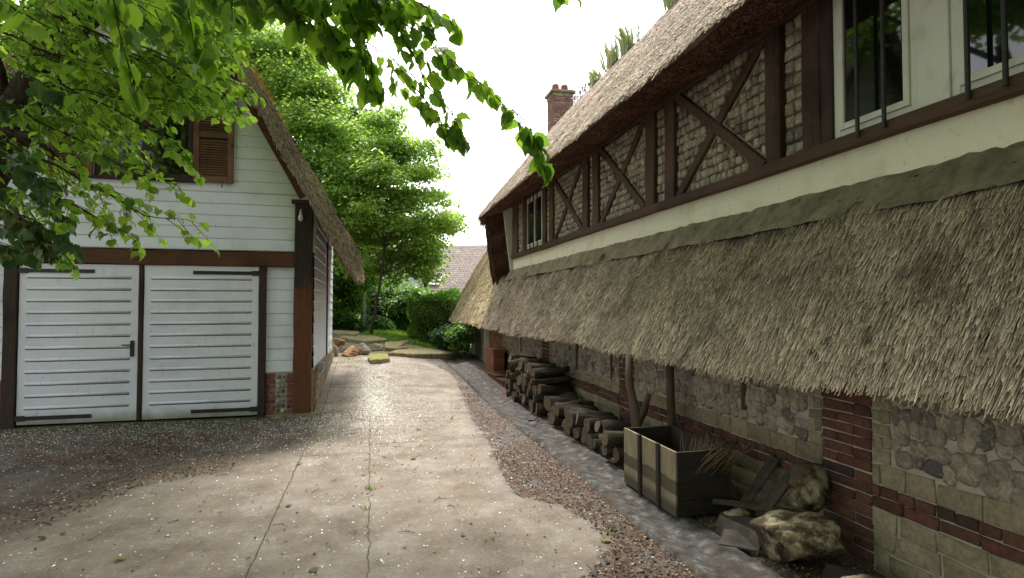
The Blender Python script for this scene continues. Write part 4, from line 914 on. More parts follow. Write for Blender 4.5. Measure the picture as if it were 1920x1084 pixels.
# ================================================================== back of the yard: steps, rocks, post
def gpt(x, y, dh=0.0, h0=.4):
    h = h0
    for _ in range(24): p = at_h(x, y, h); h = .6 * h + .4 * (float(gh(p[0], p[1])) + dh)
    return at_h(x, y, h)
def slab(name, pix, h, th, mat, label, cat='step', rnd=.01):
    top = [gpt(x, y, h) for x, y in pix]; n = len(top); c = np.mean(top, 0); pts = []
    for i in range(n):                                # subdivide the edge for an uneven outline
        for s in (0, .25, .5, .75): pts.append(top[i] + (top[(i + 1) % n] - top[i]) * s + np.array([random.gauss(0, rnd), random.gauss(0, rnd), random.gauss(0, rnd * .4)]))
    k = len(pts); low = [p + (p - c) * .0 + np.array([0, 0, -.02]) for p in pts]; ins = [p - (p - c) * .03 for p in pts]
    V = [p + np.array([0, 0, 0]) for p in ins] + [p + np.array([0, 0, -.015]) for p in pts] + [p + np.array([0, 0, -th]) for p in pts]
    f = [tuple(range(k))] + [(i, k + i, k + (i + 1) % k, (i + 1) % k) for i in range(k)] + [(k + i, 2 * k + i, 2 * k + (i + 1) % k, k + (i + 1) % k) for i in range(k)]
    return tag(npmesh(name, V, f, mat, None, {'rnd': [.5] * len(V)}, loc=tuple(c)), label, cat)
slab('stone_step', [(727, 661), (770, 664), (864, 662), (858, 654), (812, 652), (745, 655)], .09, .25, STEPM, 'long low concrete step right of the mossy slab, nearest the driveway')
slab('stone_step', [(722, 652), (752, 652), (806, 644), (806, 638), (765, 638), (722, 641)], .10, .25, STEPM, 'second concrete step curving behind the mossy slab')
slab('stone_step', [(636, 632), (686, 639), (728, 636), (700, 629), (650, 628)], .11, .25, STEPM, 'upper left concrete step below the ivy')
slab('mossy_slab', [(689, 670), (694, 664), (724, 663), (731, 671), (712, 674), (694, 674)], .10, .16, m_rock('moss_slab', (.22, .19, .11), (.38, .34, .24), (.19, .18, .04), .9), 'flat moss-covered slab at the foot of the steps', 'slab')
slab('curb_stone', [(624, 624), (668, 626), (674, 622), (640, 619), (624, 619)], .17, .35, STEPM, 'pale low kerb wall left of the concrete post', 'kerb')
for i, (x, y, r, mt, lab) in enumerate([(637, 649, (.22, .2, .22), ROCKO, 'orange rock against the garage corner'), (657, 668, (.27, .22, .19), ROCKO, 'large pinkish rock in front of the rockery'),
        (679, 665, (.20, .2, .21), ROCKG, 'grey rock between the pinkish rock and the mossy slab'), (630, 668, (.10, .14, .24), ROCKG, 'upright grey rock touching the garage plinth'),
        (643, 660, (.14, .12, .13), ROCKG, 'small mossy rock behind the pinkish rock'), (705, 657, (.24, .2, .14), ROCKG, 'mossy rock behind the flat slab'), (741, 665, (.12, .08, .07), ROCKG, 'small chip of rock at the end of the low step'),
        (667, 657, (.13, .1, .1), ROCKO, 'small orange rock above the pinkish rock')]):
    p = gpt(x, y); rock('rock', (p[0], p[1], p[2] + r[2] * .35), r, mt, lab, 'rock', seed=40 + i, rz=i)
p = gpt(684, 622); cp = tag(empty('concrete_post', tuple(p)), 'slender concrete post wrapped in ivy at its foot, beside the upper steps', 'post')
top = at(680, 549, 16.5)
m = MB(); m.beam((0, 0, -.1), (-.02, 0, 1.32), .11, .11, (1, 0, 0), jit=.003); m.build('shaft', CONC, cp)
o, _ = crown('ivy', [(0.05, 0, .15, .22, .2, .22), (.09, 0, .6, .07, .07, .45)], 700, .07, DARKL, cp, 5, nclump=24, csize=.16, flat=1)

# ================================================================== neighbouring buildings, hill
nb = tag(empty('neighbour_house', (8, 36, 1)), 'distant house with big brown tiled roof and skylight, seen beside the thatch', 'house')
def UN(o): return under(o, (8, 36, 1), nb)
ez, rz_ = 2.35, 5.95
m = MB(); m.add([(3.2, 34, ez), (17, 34, ez - .05), (17, 38.2, rz_ + .2), (4.6, 38.2, rz_ - .25), (3.2, 34, ez - .15), (17, 34, ez - .2), (17, 38.2, rz_ + .05), (4.6, 38.2, rz_ - .4), (3.2, 42, ez), (17, 42, ez)],
      [(0, 1, 2, 3), (4, 7, 6, 5), (0, 4, 5, 1), (0, 3, 7, 4), (3, 2, 9, 8)]); rf = UN(m.build('roof', TILE))
m = MB(); m.box((3.5, 34.3, .6), (16.5, 41.8, 2.5), bev=0); UN(m.build('wall', RENDER))
def rp(x, y): # pixel on the roof plane
    d = FW + RT * (x - 960) / F + UP * (542 - y) / F; nrm = np.cross([13.8, 0, -.05], [1.4, 4.2, rz_ - .25 - ez]); nrm /= np.linalg.norm(nrm); q = np.array([3.2, 34, ez + .06]); return CO + d * (nrm.dot(q - CO) / nrm.dot(d))
c4 = [rp(806, 533), rp(821, 534), rp(828, 519), rp(811, 518)]
m = MB(); upv = np.array([0, -.06, .06]); cc = sum(c4) / 4
fr = [c + (c - cc) * .18 for c in c4]; m.add([c for c in fr] + [c + upv for c in fr] + [c + upv for c in c4], [(0, 1, 5, 4), (1, 2, 6, 5), (2, 3, 7, 6), (3, 0, 4, 7), (4, 5, 9, 8), (5, 6, 10, 9), (6, 7, 11, 10), (7, 4, 8, 11)])
o = UN(m.build('skylight', WWHITE)); m = MB(); m.add([c + upv * .6 for c in c4], [(0, 1, 2, 3)]); g2 = UN(m.build('pane', GLASS)); g2.parent = o
wh = tag(empty('white_outbuilding', (1.8, 33, 1)), 'pale wall of an outbuilding glimpsed through the leaves behind the maple', 'building')
m = MB(); m.box((.6, 33, .5), (3.0, 36, 3.4), bev=0); under(m.build('wall', RENDER), (1.8, 33, 1), wh)
m = MB(); m.add([(.4, 32.8, 3.4), (3.2, 32.8, 3.4), (3.2, 36.2, 3.4), (.4, 36.2, 3.4), (.4, 34.5, 4.3), (3.2, 34.5, 4.3)], [(0, 1, 5, 4), (2, 3, 4, 5), (0, 4, 3), (1, 2, 5), (3, 2, 1, 0)]); under(m.build('roof', TILE), (1.8, 33, 1), wh)
xs = np.linspace(-60, 180, 80); ys = np.linspace(75, 190, 40); HX, HY = np.meshgrid(xs, ys, indexing='ij')
HZ = 17.5 * np.exp(-((HX - 42) / 24) ** 2 - ((HY - 120) / 26) ** 2) + 9 * np.exp(-((HX - 110) / 50) ** 2 - ((HY - 140) / 30) ** 2) + .5 * np.sin(HX * .4) * np.sin(HY * .3) - .6 + 2.6
t = NT('hill_grass', .95, .05); t.col(t.ramp(t.noise(.5, 6), [(.35, (.05, .10, .02)), (.65, (.14, .22, .04))])); t.bump(t.noise(1.5, 5), 1, .3)
I = np.arange(HX.size).reshape(HX.shape); FQ = np.stack([I[:-1, :-1], I[1:, :-1], I[1:, 1:], I[:-1, 1:]], -1).reshape(-1, 4)
tag(npmesh('hill', np.stack([HX, HY, HZ], -1).reshape(-1, 3), FQ, t.m, None, None, True), kind='structure')

# ================================================================== vegetation
def tree(name, label, base, top, r0, blobs, n, size, mat, seed, cat='tree', group=None, csize=.45, nlimb=14, tmpl=None, nclump=None, flat=.45, r1=None, shell=.75, bend=.15):
    t = tag(empty(name, tuple(base)), label, cat, group); b = np.array(base, float)
    bl = [(x - b[0], y - b[1], z - b[2], rx, ry, rz) for (x, y, z, rx, ry, rz) in blobs]
    o, C = crown('crown', bl, n, size, mat, t, seed, csize=csize, tmpl=tmpl, nclump=nclump, flat=flat, shell=shell)
    rg = np.random.default_rng(seed); L = C[rg.choice(len(C), min(nlimb, len(C)), replace=False)]
    trunk_mesh('trunk', (0, 0, -.2), np.array(top) - b, r0, r1 or r0 * .35, t, [q for q in L], seed=seed, bend=bend); return t
def bl(x, y, z, rx, rz, ry=None):                     # blob whose outline is at pixel (x, y) at depth z, radii in pixels
    p = at(x, y, z); return (p[0], p[1], p[2], rx * z / F, (ry or rx) * z / F, rz * z / F)
# maple in the centre
ZB = 19.5
tree('maple_tree', 'bright green maple standing in the middle of the view behind the steps', (at_h(692, 622, .62)[0], 18.6, .5), at(745, 300, ZB), .05,
     [bl(740, 240, ZB, 38, 42), bl(705, 270, ZB, 50, 50), bl(790, 300, ZB, 45, 40), bl(740, 340, ZB, 85, 55), bl(700, 400, ZB, 80, 60), bl(800, 395, ZB, 66, 42), bl(760, 440, ZB, 70, 45), bl(690, 470, ZB, 55, 50), bl(780, 480, ZB, 40, 30), bl(840, 415, ZB, 28, 22), bl(800, 505, ZB, 26, 22), bl(745, 500, ZB, 30, 30)],
     42000, .115, MAPLE, 101, csize=.40, nlimb=40, nclump=330, bend=.2)
tree('lime_tree', 'tall bright green tree rising behind the garage roof', (-2.6, 21, .6), at(545, 150, 21), .2,
     [bl(500, 130, 21, 75, 70), bl(560, 170, 21, 75, 80), bl(590, 260, 20, 60, 70), bl(470, 90, 22, 70, 45), bl(610, 200, 21, 32, 60), bl(600, 340, 19.5, 70, 60), bl(420, 60, 22, 90, 60), bl(560, 100, 22, 45, 30)],
     64000, .13, MAPLE, 102, csize=.6, nlimb=26, nclump=480)
tree('ash_tree', 'darker leafy tree between the garage eave and the maple', (-.9, 22, .7), at(640, 330, 22), .12,
     [bl(640, 400, 22, 65, 65), bl(650, 300, 22, 50, 60), bl(665, 500, 22, 45, 50), bl(645, 230, 23, 30, 35), bl(690, 230, 23, 25, 30)], 30000, .13, HEDGE, 103, nlimb=20, nclump=260)
for i, (x, y, z, rx, rz, mt, lab) in enumerate([(640, 560, 21, 34, 55, HEDGE, 'leafy shrub beside the far corner of the garage'), (715, 560, 24, 48, 48, HEDGE, 'leafy shrub behind the concrete post'), (770, 575, 23, 38, 38, HEDGE, 'leafy shrub behind the hedge on the left'),
        (655, 530, 26, 50, 55, MAPLE, 'tall shrub under the maple at the back of the garden')]):
    p = at(x, y, z); tree('shrub', lab, (p[0], p[1], float(gh(p[0], p[1])) - .1), (p[0], p[1], p[2]), .04, [bl(x, y, z, rx, rz), bl(x - rx * .4, y + rz * .4, z, rx * .6, rz * .6)], 9000, .11, mt, 110 + i, 'shrub', csize=.35, nlimb=16, nclump=90, shell=.5)
for i in range(9):
    x = -16 + i * 3.6 + random.uniform(-.5, .5); 
    if i > 6: x = 4 + (i - 7) * 4
    y = 44 + random.uniform(-2, 2); hh = 7.5 if i < 6 else 3.2
    tree('background_tree', ['far rounded tree beyond the garden'][0], (x, y, .8), (x, y, hh), .18, [(x, y, hh * .75, 2.4, 2.2, hh * .42), (x + .8, y, hh * .45, 2.2, 2, hh * .35)], 9000, .26, DARKL if i % 2 else MAPLE, 130 + i, 'tree', 'trees beyond the garden', csize=.9, nlimb=6)
# extra trees off to the left behind the garage
for i, (x, y, h) in enumerate([(-8.5, 17, 9), (-6.2, 23, 10), (-12, 22, 10)]):
    tree('woodland_tree', 'leafy tree hidden behind the garage, ' + ('nearest its left wall', 'behind its ridge', 'farthest to the left')[i], (x, y, .3), (x, y, h * .8), .2, [(x, y, h * .72, 2.8, 2.6, h * .3), (x + .8, y - .5, h * .5, 2.6, 2.4, h * .25)], 12000, .2, MAPLE, 150 + i, csize=.8, nlimb=10)
for i, (x, y, h) in enumerate([(-7, -7, 13), (-1, -9, 14), (5.5, -9, 11)]):  # unseen trees added behind the camera to shade the yard and darken the panes
    tree('added_shade_tree', 'tall unseen tree added behind the camera for shade and dark reflections, ' + ('on the garage side', 'in the middle', 'on the cottage side')[i], (x, y, 0), (x, y, h * .8), .2, [(x, y, h * .62, 3.2, 2.2, h * .36), (x + .8, y - .5, h * .3, 3.0, 2.0, h * .28)], 9000, .26, MAPLE, 160 + i, csize=.9, nlimb=8)
# clipped hedge: leaf skin over a block
def hedge(name, label, x0, x1, y0, y1, z0, z1, n, size, mat, seed, cat='hedge'):
    rg = np.random.default_rng(seed); c = np.array([(x0 + x1) / 2, (y0 + y1) / 2, z0]); P = []; A = []
    areas = np.array([(x1 - x0) * (z1 - z0), (y1 - y0) * (z1 - z0), (y1 - y0) * (z1 - z0), (x1 - x0) * (y1 - y0)]); k = rg.choice(4, n, p=areas / areas.sum()); u, v = rg.uniform(0, 1, (2, n)); d = np.abs(rg.normal(0, .07, n)) - .06
    X = np.where(k == 1, x0 + d, np.where(k == 2, x1 - d, x0 + (x1 - x0) * u)); Y = np.where(k == 0, y0 + d, y0 + (y1 - y0) * np.where(k == 3, v, u)); Y = np.where(k == 0, y0 + d, Y); Z = np.where(k == 3, z1 - d, z0 + (z1 - z0) * v)
    w = .07 * np.sin(X * 5 + Z * 4) + .06 * np.sin(Y * 6 + Z * 7) + .05 * np.sin(Z * 11 + X * 9); Nn = np.stack([(k == 2) * 1. - (k == 1) * 1., (k == 0) * -1., (k == 3) * 1.], -1); P = np.stack([X, Y, Z], -1) + Nn * w[:, None]
    A = Nn * .6 + rg.normal(size=(n, 3)) * .6 + np.array([0, 0, .25]); N = Nn + rg.normal(size=(n, 3)) * .6
    V, Fs, rn = leaves(P - c, A, N, size * rg.uniform(.6, 1.4, n), rg.beta(2, 2, n), (KV, KF)); o = tag(empty(name, tuple(c)), label, cat)
    npmesh('foliage', V, Fs, mat, o, {'rnd': rn}); m = MB(); m.box((x0 + .12, y0 + .12, z0), (x1 - .12, y1 - .12, z1 - .12), bev=.03); under(m.build('inner_branches', BARK), c, o); return o
hedge('clipped_hedge', 'tall clipped green hedge standing left of the thatch corner', 1.42, 2.75, 18.6, 21, .2, 1.88, 16000, .055, HEDGE, 7)
hedge('clipped_hedge', 'long light green hedge in front of the tiled house', 1.6, 12, 25, 26.5, .4, 2.15, 16000, .10, HEDGE, 8)
for i, (x, y, z, rx, rz, lab) in enumerate([(835, 630, 16.4, 22, 22, 'dark glossy shrub between the hedge and the cottage wall'), (862, 634, 15.6, 20, 22, 'small green shrub growing under the far thatch eave'), (874, 606, 16.2, 10, 5, 'light green sprig under the far eave tip')]):
    p = at(x, y, z); tree('shrub', lab, (p[0], p[1], float(gh(p[0], p[1]))), (p[0], p[1], p[2]), .02, [bl(x, y, z, rx, rz)], 2600 if i < 2 else 400, .07, (DARKL, HEDGE, GRASS)[i], 170 + i, 'shrub', csize=.16, nlimb=6, nclump=40, shell=.55)
# ivy banks (nobody could count the leaves)
def scatter_leaves(name, pts, size, mat, up=.6, seed=1, kind='stuff', tmpl=None):
    rg = np.random.default_rng(seed); n = len(pts); A = rg.normal(size=(n, 3)); A[:, 2] = A[:, 2] * .4 + up * .2; N = rg.normal(size=(n, 3)) * .5; N[:, 2] += 1
    V, Fs, rn = leaves(pts, A, N, size * rg.uniform(.6, 1.4, n), rg.beta(2, 2, n), tmpl or (KV, KF)); return tag(npmesh(name, V, Fs, mat, None, {'rnd': rn}), kind=kind)
rg = np.random.default_rng(77)
def bank(cx, cy, rx, ry, h, n):
    a = rg.uniform(0, 6.28, n); r = np.sqrt(rg.uniform(0, 1, n)); X = cx + rx * r * np.cos(a); Y = cy + ry * r * np.sin(a); return np.stack([X, Y, gh(X, Y) + h * (1 - r ** 2) ** .5 + rg.normal(0, .03, n)], -1)
p1, p2 = at_h(710, 618, .7), at_h(650, 616, .75)
o = scatter_leaves('ivy_ground_cover', np.concatenate([bank(p1[0], p1[1] + .3, .62, .8, .42, 4200), bank(p2[0] - .3, p2[1] + .5, 1.0, .8, .32, 4200), bank(-2.5, p2[1] + 1, 1.8, 1, .4, 3000), bank(1.4, p1[1] + 1.2, .8, .5, .35, 2500)]), .075, DARKL); tag(o, 'dark ivy spreading over the low bank behind the steps', 'ivy')
# grass
def grass(name, X, Y, h, w, mat, seed, lean=.3):
    rg = np.random.default_rng(seed); n = len(X); Z = gh(X, Y) - .01; th = rg.uniform(0, 6.28, n); H = h * rg.uniform(.5, 1.3, n); d = np.stack([np.cos(th), np.sin(th), 0 * th], -1); s = np.stack([-np.sin(th), np.cos(th), 0 * th], -1) * (w * .5)
    P = np.stack([X, Y, Z], -1); up = np.array([0, 0, 1.0]); mid = P + up * (H * .55)[:, None] + d * (H * lean * .3)[:, None]; tp = P + up * (H * .95)[:, None] + d * (H * lean)[:, None]
    V = np.stack([P - s, P + s, mid + s * .7, mid - s * .7, tp], 1).reshape(-1, 3); b = 5 * np.arange(n)[:, None]
    T = np.concatenate([b + np.array([[0, 1, 2]]), b + np.array([[0, 2, 3]]), b + np.array([[3, 2, 4]])]); return npmesh(name, V, T, mat, None, {'rnd': np.repeat(rg.uniform(0, 1, n), 5)})
X = rg.uniform(-.6, 3.0, 26000); Y = rg.uniform(15.6, 22.5, 26000); k = (Y > 16.0 + .5 * np.clip(X, 0, 3)) & (X > -.2); tag(grass('lawn_grass', X[k], Y[k], .10, .018, GRASS, 5), 'patch of bright short grass behind the steps', 'grass', kind='stuff')
wx = []; wy = []
for (cx, cy, s, n) in ((-.70, 8.6, .03, 60), (.0, 5.1, .025, 40), (-.02, 4.6, .02, 16), (-.38, 12.2, .1, 90), (-.15, 12.8, .08, 70), (.15, 11.2, .07, 60), (.2, 9.9, .05, 30), (-.45, 13.2, .12, 120), (0.9, 6.70, .25, 20), (-.005, 5.6, .03, 14)):
    wx += list(rg.normal(cx, s, n)); wy += list(rg.normal(cy, s, n))
tag(grass('crack_weeds', np.array(wx), np.array(wy), .045, .006, GRASS, 6, .6), 'small weeds growing in the joints of the concrete', 'weeds', kind='stuff')
# irises on the ridge
def iris(x, y, n, h, lab):
    o = tag(empty('iris_clump', (x, y, 6.55)), lab, 'plant', 'irises growing on the thatch ridge'); rg = np.random.default_rng(int(y * 100)); V = []; T = []; rn = []
    for i in range(n):
        bx, by = rg.normal(0, .06), rg.uniform(-.3, .3); th = rg.uniform(-1, 1) + (1.57 if by > 0 else -1.57); H = h * rg.uniform(.5, 1.1); ln = rg.uniform(.15, .6); w = .055; b = len(V); r_ = rg.uniform(0, 1)
        d = np.array([math.cos(th), math.sin(th), 0]); s = np.array([-d[1] * .3, 1, 0]) ; s /= np.linalg.norm(s)
        for q, ww in ((0, .8), (.5, 1), (.8, .6), (1, .05)): c = np.array([bx, by, 0]) + d * ln * H * q ** 1.6 + np.array([0, 0, H * q * (1 - .15 * q * ln)]); V += [c - s * w * ww / 2, c + s * w * ww / 2]; rn += [r_, r_]
        T += [(b, b + 1, b + 3, b + 2), (b + 2, b + 3, b + 5, b + 4), (b + 4, b + 5, b + 7, b + 6)]
    npmesh('blades', V, np.array(T), IRIS, o, {'rnd': rn}); m = MB(); m.tube([(0, -.35, -.03), (0, 0, .03), (0, .35, -.03)], [.05, .10, .05], 8, wob=.1); m.build('turf', MORTARF, o, smooth=True)
for (y, n, h, lab) in ((11.5, 44, .48, 'iris clump on the ridge nearest the chimney'), (10.6, 80, .72, 'second iris clump from the chimney on the ridge'), (9.85, 70, .66, 'third iris clump from the chimney on the ridge'), (8.1, 80, .62, 'iris clump on the ridge at the top edge of the photo'), (7.3, 60, .6, 'last iris clump on the ridge, cut by the top edge of the photo')): iris(4.88, y, n, h, lab)
m = MB()
rgw = random.Random(4)
for k in range(70):
    y = rgw.uniform(11.9, 13.2); h = rgw.uniform(.08, .24); m.tube([(4.86, y, 6.58), (4.86, y + rgw.gauss(0, .05), 6.6 + h * .6), (4.86, y + rgw.gauss(0, .09), 6.6 + h)], [.004, .004, .010], 4, caps=False)
tag(m.build('ridge_weeds', DRYM, loc=(4.86, 12.5, 6.6)), 'thin dry weeds on the ridge next to the chimney', 'weeds', kind='stuff')
V = []; X = rg.uniform(0, 1, 400)
P = np.stack([-2.0 + .75 * X, 8.55 + rg.uniform(0, .5, 400), 5.5 - 1.72 * .75 * X + .02], -1); A = rg.normal(size=(400, 3)) * .4 + np.array([.5, 0, 1]); N = rg.normal(size=(400, 3))
T3 = (np.array([(-.06, 0, 0), (.06, 0, 0), (0, 1, 0.05)]), np.array([(0, 1, 2)])); Vv, Fs, rn = leaves(P, A, N, rg.uniform(.05, .16, 400), rg.uniform(0, 1, 400), T3)
t = NT('stonecrop', .8, .1); t.col(t.ramp(t.attr('rnd'), [(0, (.20, .24, .06)), (.5, (.42, .33, .08)), (1, (.45, .20, .08))])); tag(npmesh('stonecrop', Vv, Fs, t.m, None, {'rnd': rn}), 'yellowish stonecrop growing along the garage thatch', 'plant', kind='stuff')

# ------------------------------------------------------------------ overhanging trees in the foreground
def spray(acc, wood, pts, step, size, rs, twig=.3, tstep=.12, r0=.008, droop=.5, sub=True, side=1.0):
    """a branch through pts; twigs leave it on alternate sides and carry drooping leaves"""
    pts = [np.array(p, float) for p in pts]; d = np.r_[0, np.cumsum([np.linalg.norm(pts[i + 1] - pts[i]) for i in range(len(pts) - 1)])]; L = d[-1]
    PA = np.array(pts); Q = lambda s: np.array([np.interp(s, d, PA[:, k]) for k in range(3)])
    n = 2 + int(L / .12); line_ = [Q(L * i / n) + np.array([0, 0, .012 * math.sin(i * 1.3)]) for i in range(n + 1)]
    wood.tube(line_, [max(.0016, r0 * (1 - .85 * i / n)) for i in range(n + 1)], 5, caps=False)
    def put_leaves(a, b, st):
        dd = b - a; l = np.linalg.norm(dd); dd /= l; k = 0; s = st * .4
        hor = np.cross(dd, [0, 0, 1.0]); hor /= np.linalg.norm(hor) + 1e-6
        while s < l:
            p = a + dd * s; sg = 1 if k % 2 else -1; out = hor * sg * rs.uniform(.4, 1.0) * side + dd * rs.uniform(.1, .7); ax = out + np.array([0, 0, -droop * rs.uniform(.3, 2.2)]) + np.array([rs.gauss(0, .25) for _ in range(3)])
            nm = np.array([rs.gauss(0, .45), rs.gauss(0, .45), 1.0]) + out * rs.uniform(0, .9); ax /= np.linalg.norm(ax)
            pt = p + ax * size * .25; acc.append((pt, ax, nm, size * rs.uniform(.55, 1.2), rs.random())); 
            wood.tube([p, pt], [.0012, .001], 3, caps=False); s += st * rs.uniform(.6, 1.4); k += 1
        acc.append((b, dd + np.array([0, 0, -.5]), np.array([rs.gauss(0, .4), rs.gauss(0, .4), 1.]), size * .9, rs.random()))
    put_leaves(Q(L * .3), Q(L), step)
    if sub:
        s = tstep * .5; k = 0
        while s < L:
            a = Q(s); dd = Q(min(L, s + .05)) - Q(max(0, s - .05)); dd /= np.linalg.norm(dd) + 1e-9; hor = np.cross(dd, [0, 0, 1.0]); hor /= np.linalg.norm(hor) + 1e-6; l = twig * rs.uniform(.4, 1.1) * (1 - .5 * s / L)
            v = hor * (1 if k % 2 else -1) * rs.uniform(.3, .9) * side + dd * rs.uniform(.5, 1.1) + np.array([0, 0, rs.uniform(-.8, .15)]); v /= np.linalg.norm(v); b = a + v * l + np.array([0, 0, -.1 * l])
            wood.tube([a, (a + b) / 2 + np.array([0, 0, .02 * l]), b], [.0028, .002, .0012], 4, caps=False); put_leaves(a + (b - a) * .25, b, step); s += tstep * rs.uniform(.6, 1.4); k += 1
def finish(acc, wood, tree_o, off, mat, tmpl, twigs='twigs'):
    P, A, N, S, r_ = zip(*acc); V, Fs, rn = leaves(np.array(P), np.array(A), np.array(N), np.array(S), np.array(r_), tmpl)
    under(npmesh('crown', V, Fs, mat, None, {'rnd': rn}), off, tree_o); under(wood.build(twigs, BARK, smooth=True), off, tree_o)
px = lambda z, *p: [at(x, y, z + dz) for (x, y, dz) in p]
LO = np.array([-5.2, 1.5, 0.0]); lt = tag(empty('linden_tree', tuple(LO)), 'linden whose large-leaved branches hang across the top of the photo against the sky', 'tree')
rs = random.Random(11); acc = []; wood = MB()
Z = 2.55
for q in (((610, -60, 0), (660, 30, 0), (690, 90, 0), (705, 150, 0)), ((560, -60, 0), (600, 20, 0), (630, 70, 0), (650, 110, 0)), ((700, -60, 0), (745, 50, 0), (775, 100, 0), (800, 120, 0)),): spray(acc, wood, px(Z, *q), .036, .070, rs, .18, .09, .005, .9, True, .9)
spray(acc, wood, px(Z, (560, -150, .3), (690, -10, .1), (740, 28, 0), (800, 75, 0), (870, 132, -.02), (915, 170, -.04)), .036, .072, rs, .24, .10, .007, .7, True, .9)
spray(acc, wood, px(Z, (900, 155, -.04), (960, 215, -.05), (1005, 262, -.06)), .060, .066, rs, .07, .12, .004, .8, True, .6)
spray(acc, wood, px(Z, (960, 205, -.05), (1005, 255, -.06), (1020, 315, -.06)), .024, .064, rs, .09, .06, .003, 1.0, True, .8)
spray(acc, wood, px(Z, (520, -40, .2), (640, 62, .1), (730, 105, 0), (790, 150, 0), (845, 205, 0), (868, 262, 0)), .034, .070, rs, .20, .085, .005, .9, True, .9)
spray(acc, wood, px(Z, (430, -80, .2), (540, 10, .1), (620, 60, 0), (680, 118, 0), (700, 165, 0)), .036, .084, rs, .22, .10, .006, .9, True, .9)
spray(acc, wood, px(Z, (700, -60, .1), (770, 0, 0), (825, 22, 0), (848, 42, 0)), .034, .066, rs, .16, .09, .004, .8, True, .9)
spray(acc, wood, px(Z, (600, -80, .1), (690, -20, 0), (760, 10, 0), (800, 40, 0)), .034, .070, rs, .2, .08, .004, .8, True, .9)
spray(acc, wood, px(Z, (760, 150, 0), (820, 215, 0), (850, 262, 0)), .04, .062, rs, .10, .08, .004, 1.0, True, .8)
spray(acc, wood, px(Z, (1030, -40, 0), (1060, -12, 0), (1078, -6, 0)), .05, .06, rs, .05, .1, .003)
spray(acc, wood, px(1.95, (200, -60, .1), (225, 60, 0), (240, 120, 0), (258, 175, 0)), .055, .085, rs, .10, .10, .004, 1.3, True, .5)
spray(acc, wood, px(2.1, (340, -80, .1), (350, 10, 0), (365, 70, 0), (380, 95, 0)), .05, .085, rs, .10, .10, .004, 1.2, True, .5)
spray(acc, wood, px(2.1, (432, -80, .1), (436, 10, 0), (434, 60, 0)), .09, .080, rs, .06, .2, .003, 1.2, True, .5)
spray(acc, wood, px(2.0, (-60, -60, .2), (20, 10, 0), (60, 50, 0)), .05, .085, rs, .12, .10, .004, .8)
spray(acc, wood, px(2.1, (180, -90, .2), (260, 10, 0), (330, 30, 0)), .05, .08, rs, .2, .10, .004, .8)
for k in range(16):                                    # dense top band 380..700
    x = 330 + 25 * k + rs.uniform(-20, 20); z = 2.6 + rs.uniform(0, .8)
    spray(acc, wood, [at(x - 90, -90 + rs.uniform(-20, 10), z), at(x - 20, -30, z), at(x + 45, 10 + rs.uniform(-10, 35) * (1 if x < 650 else .3), z)], .04, .075, rs, .2, .10, .004, .8)
NLT = (NLV, NLF)
# the part of the crown above and behind the camera, which shades the near end of the yard
finish(acc, wood, lt, LO, LIND, NLT)
o, C = crown('upper_crown', [(x - LO[0], y - LO[1], z, rx, ry, rz) for (x, y, z, rx, ry, rz) in
     [(-3.2, 1.0, 6.8, 3.2, 3.0, 1.8), (0.8, -.8, 6.6, 3.0, 2.4, 1.3), (3.6, -1.5, 6.4, 2.6, 2.6, 1.4), (-4.5, 4.5, 7.5, 2.4, 2.4, 1.8), (2.2, 0.6, 6.3, 2.2, 1.3, .9), (-1.5, 3.2, 7.6, 2.2, 1.8, 1.0), (-2.4, 7.2, 7.6, 2.6, 2.0, 1.7), (.2, 6.6, 8.0, 1.8, 1.6, 1.2), (4.2, .8, 7.2, 1.8, 1.8, 1.2), (1.5, -3.5, 5.5, 3, 2, 2), (-2.8, 6.5, 9.2, 2.8, 2.2, 1.4), (-4.6, 8.5, 8.5, 2.2, 2, 2)]], 72000, .14, LIND, lt, 200, nclump=520, csize=.65, tmpl=(KV, KF))
random.seed(9); trunk_mesh('trunk', (0, 0, -.3), (1.2, .6, 6.4), .30, .12, lt, [C[i] for i in range(0, 330, 14)], seed=9)

# young hornbeam with the smaller, brighter leaves over the garage gable
HO = np.array([-5.6, 4.3, 0.0]); ht = tag(empty('hornbeam_tree', tuple(HO)), 'leafy tree at the left edge whose small bright leaves screen the garage gable', 'tree')
rs = random.Random(21); acc = []; wood = MB()
main = [((100, 30), (250, 85), (380, 125), (470, 165)), ((60, 90), (230, 150), (360, 188), (462, 210)), ((60, 130), (200, 200), (300, 250), (352, 292)), ((0, 190), (120, 250), (230, 310), (330, 345)),
        ((80, 300), (180, 350), (260, 400), (378, 420)), ((-40, 300), (40, 380), (90, 440), (140, 500)), ((150, 0), (270, 30), (380, 60), (440, 110)), ((0, 60), (120, 110), (230, 180), (290, 215)),
        ((40, 10), (140, 60), (230, 100), (330, 140)), ((200, -20), (320, 10), (400, 40), (455, 75)), ((0, 240), (90, 290), (170, 350), (250, 380)), ((10, 330), (110, 370), (200, 420), (250, 440))]
for k, mp in enumerate(main):
    z = 4.3 + rs.uniform(-.5, .7); spray(acc, wood, [at(x, y, z + .15 * i * 0) for i, (x, y) in enumerate(mp)], .042, .062, rs, .42, .09, .010, .45)
for k in range(105):
    x = rs.uniform(-60, 330); y = rs.uniform(-60, 215) ; z = 4.2 + rs.uniform(-.4, 1.6); a = rs.uniform(.15, .8); L = rs.uniform(110, 190)
    if x + L > 430: L = 430 - x
    if x + L > 320 and y + L * a > 195: a = max(-.2, (195 - y) / max(L, 1)); 
    if y > 190 and x + L > 320: continue
    if L < 40: continue
    spray(acc, wood, [at(x, y, z), at(x + L * .5, y + L * .5 * a - 6, z), at(x + L, y + L * a, z)], .046, .060, rs, .36, .11, .007, .45)
finish(acc, wood, ht, HO, LINDM, NLT)
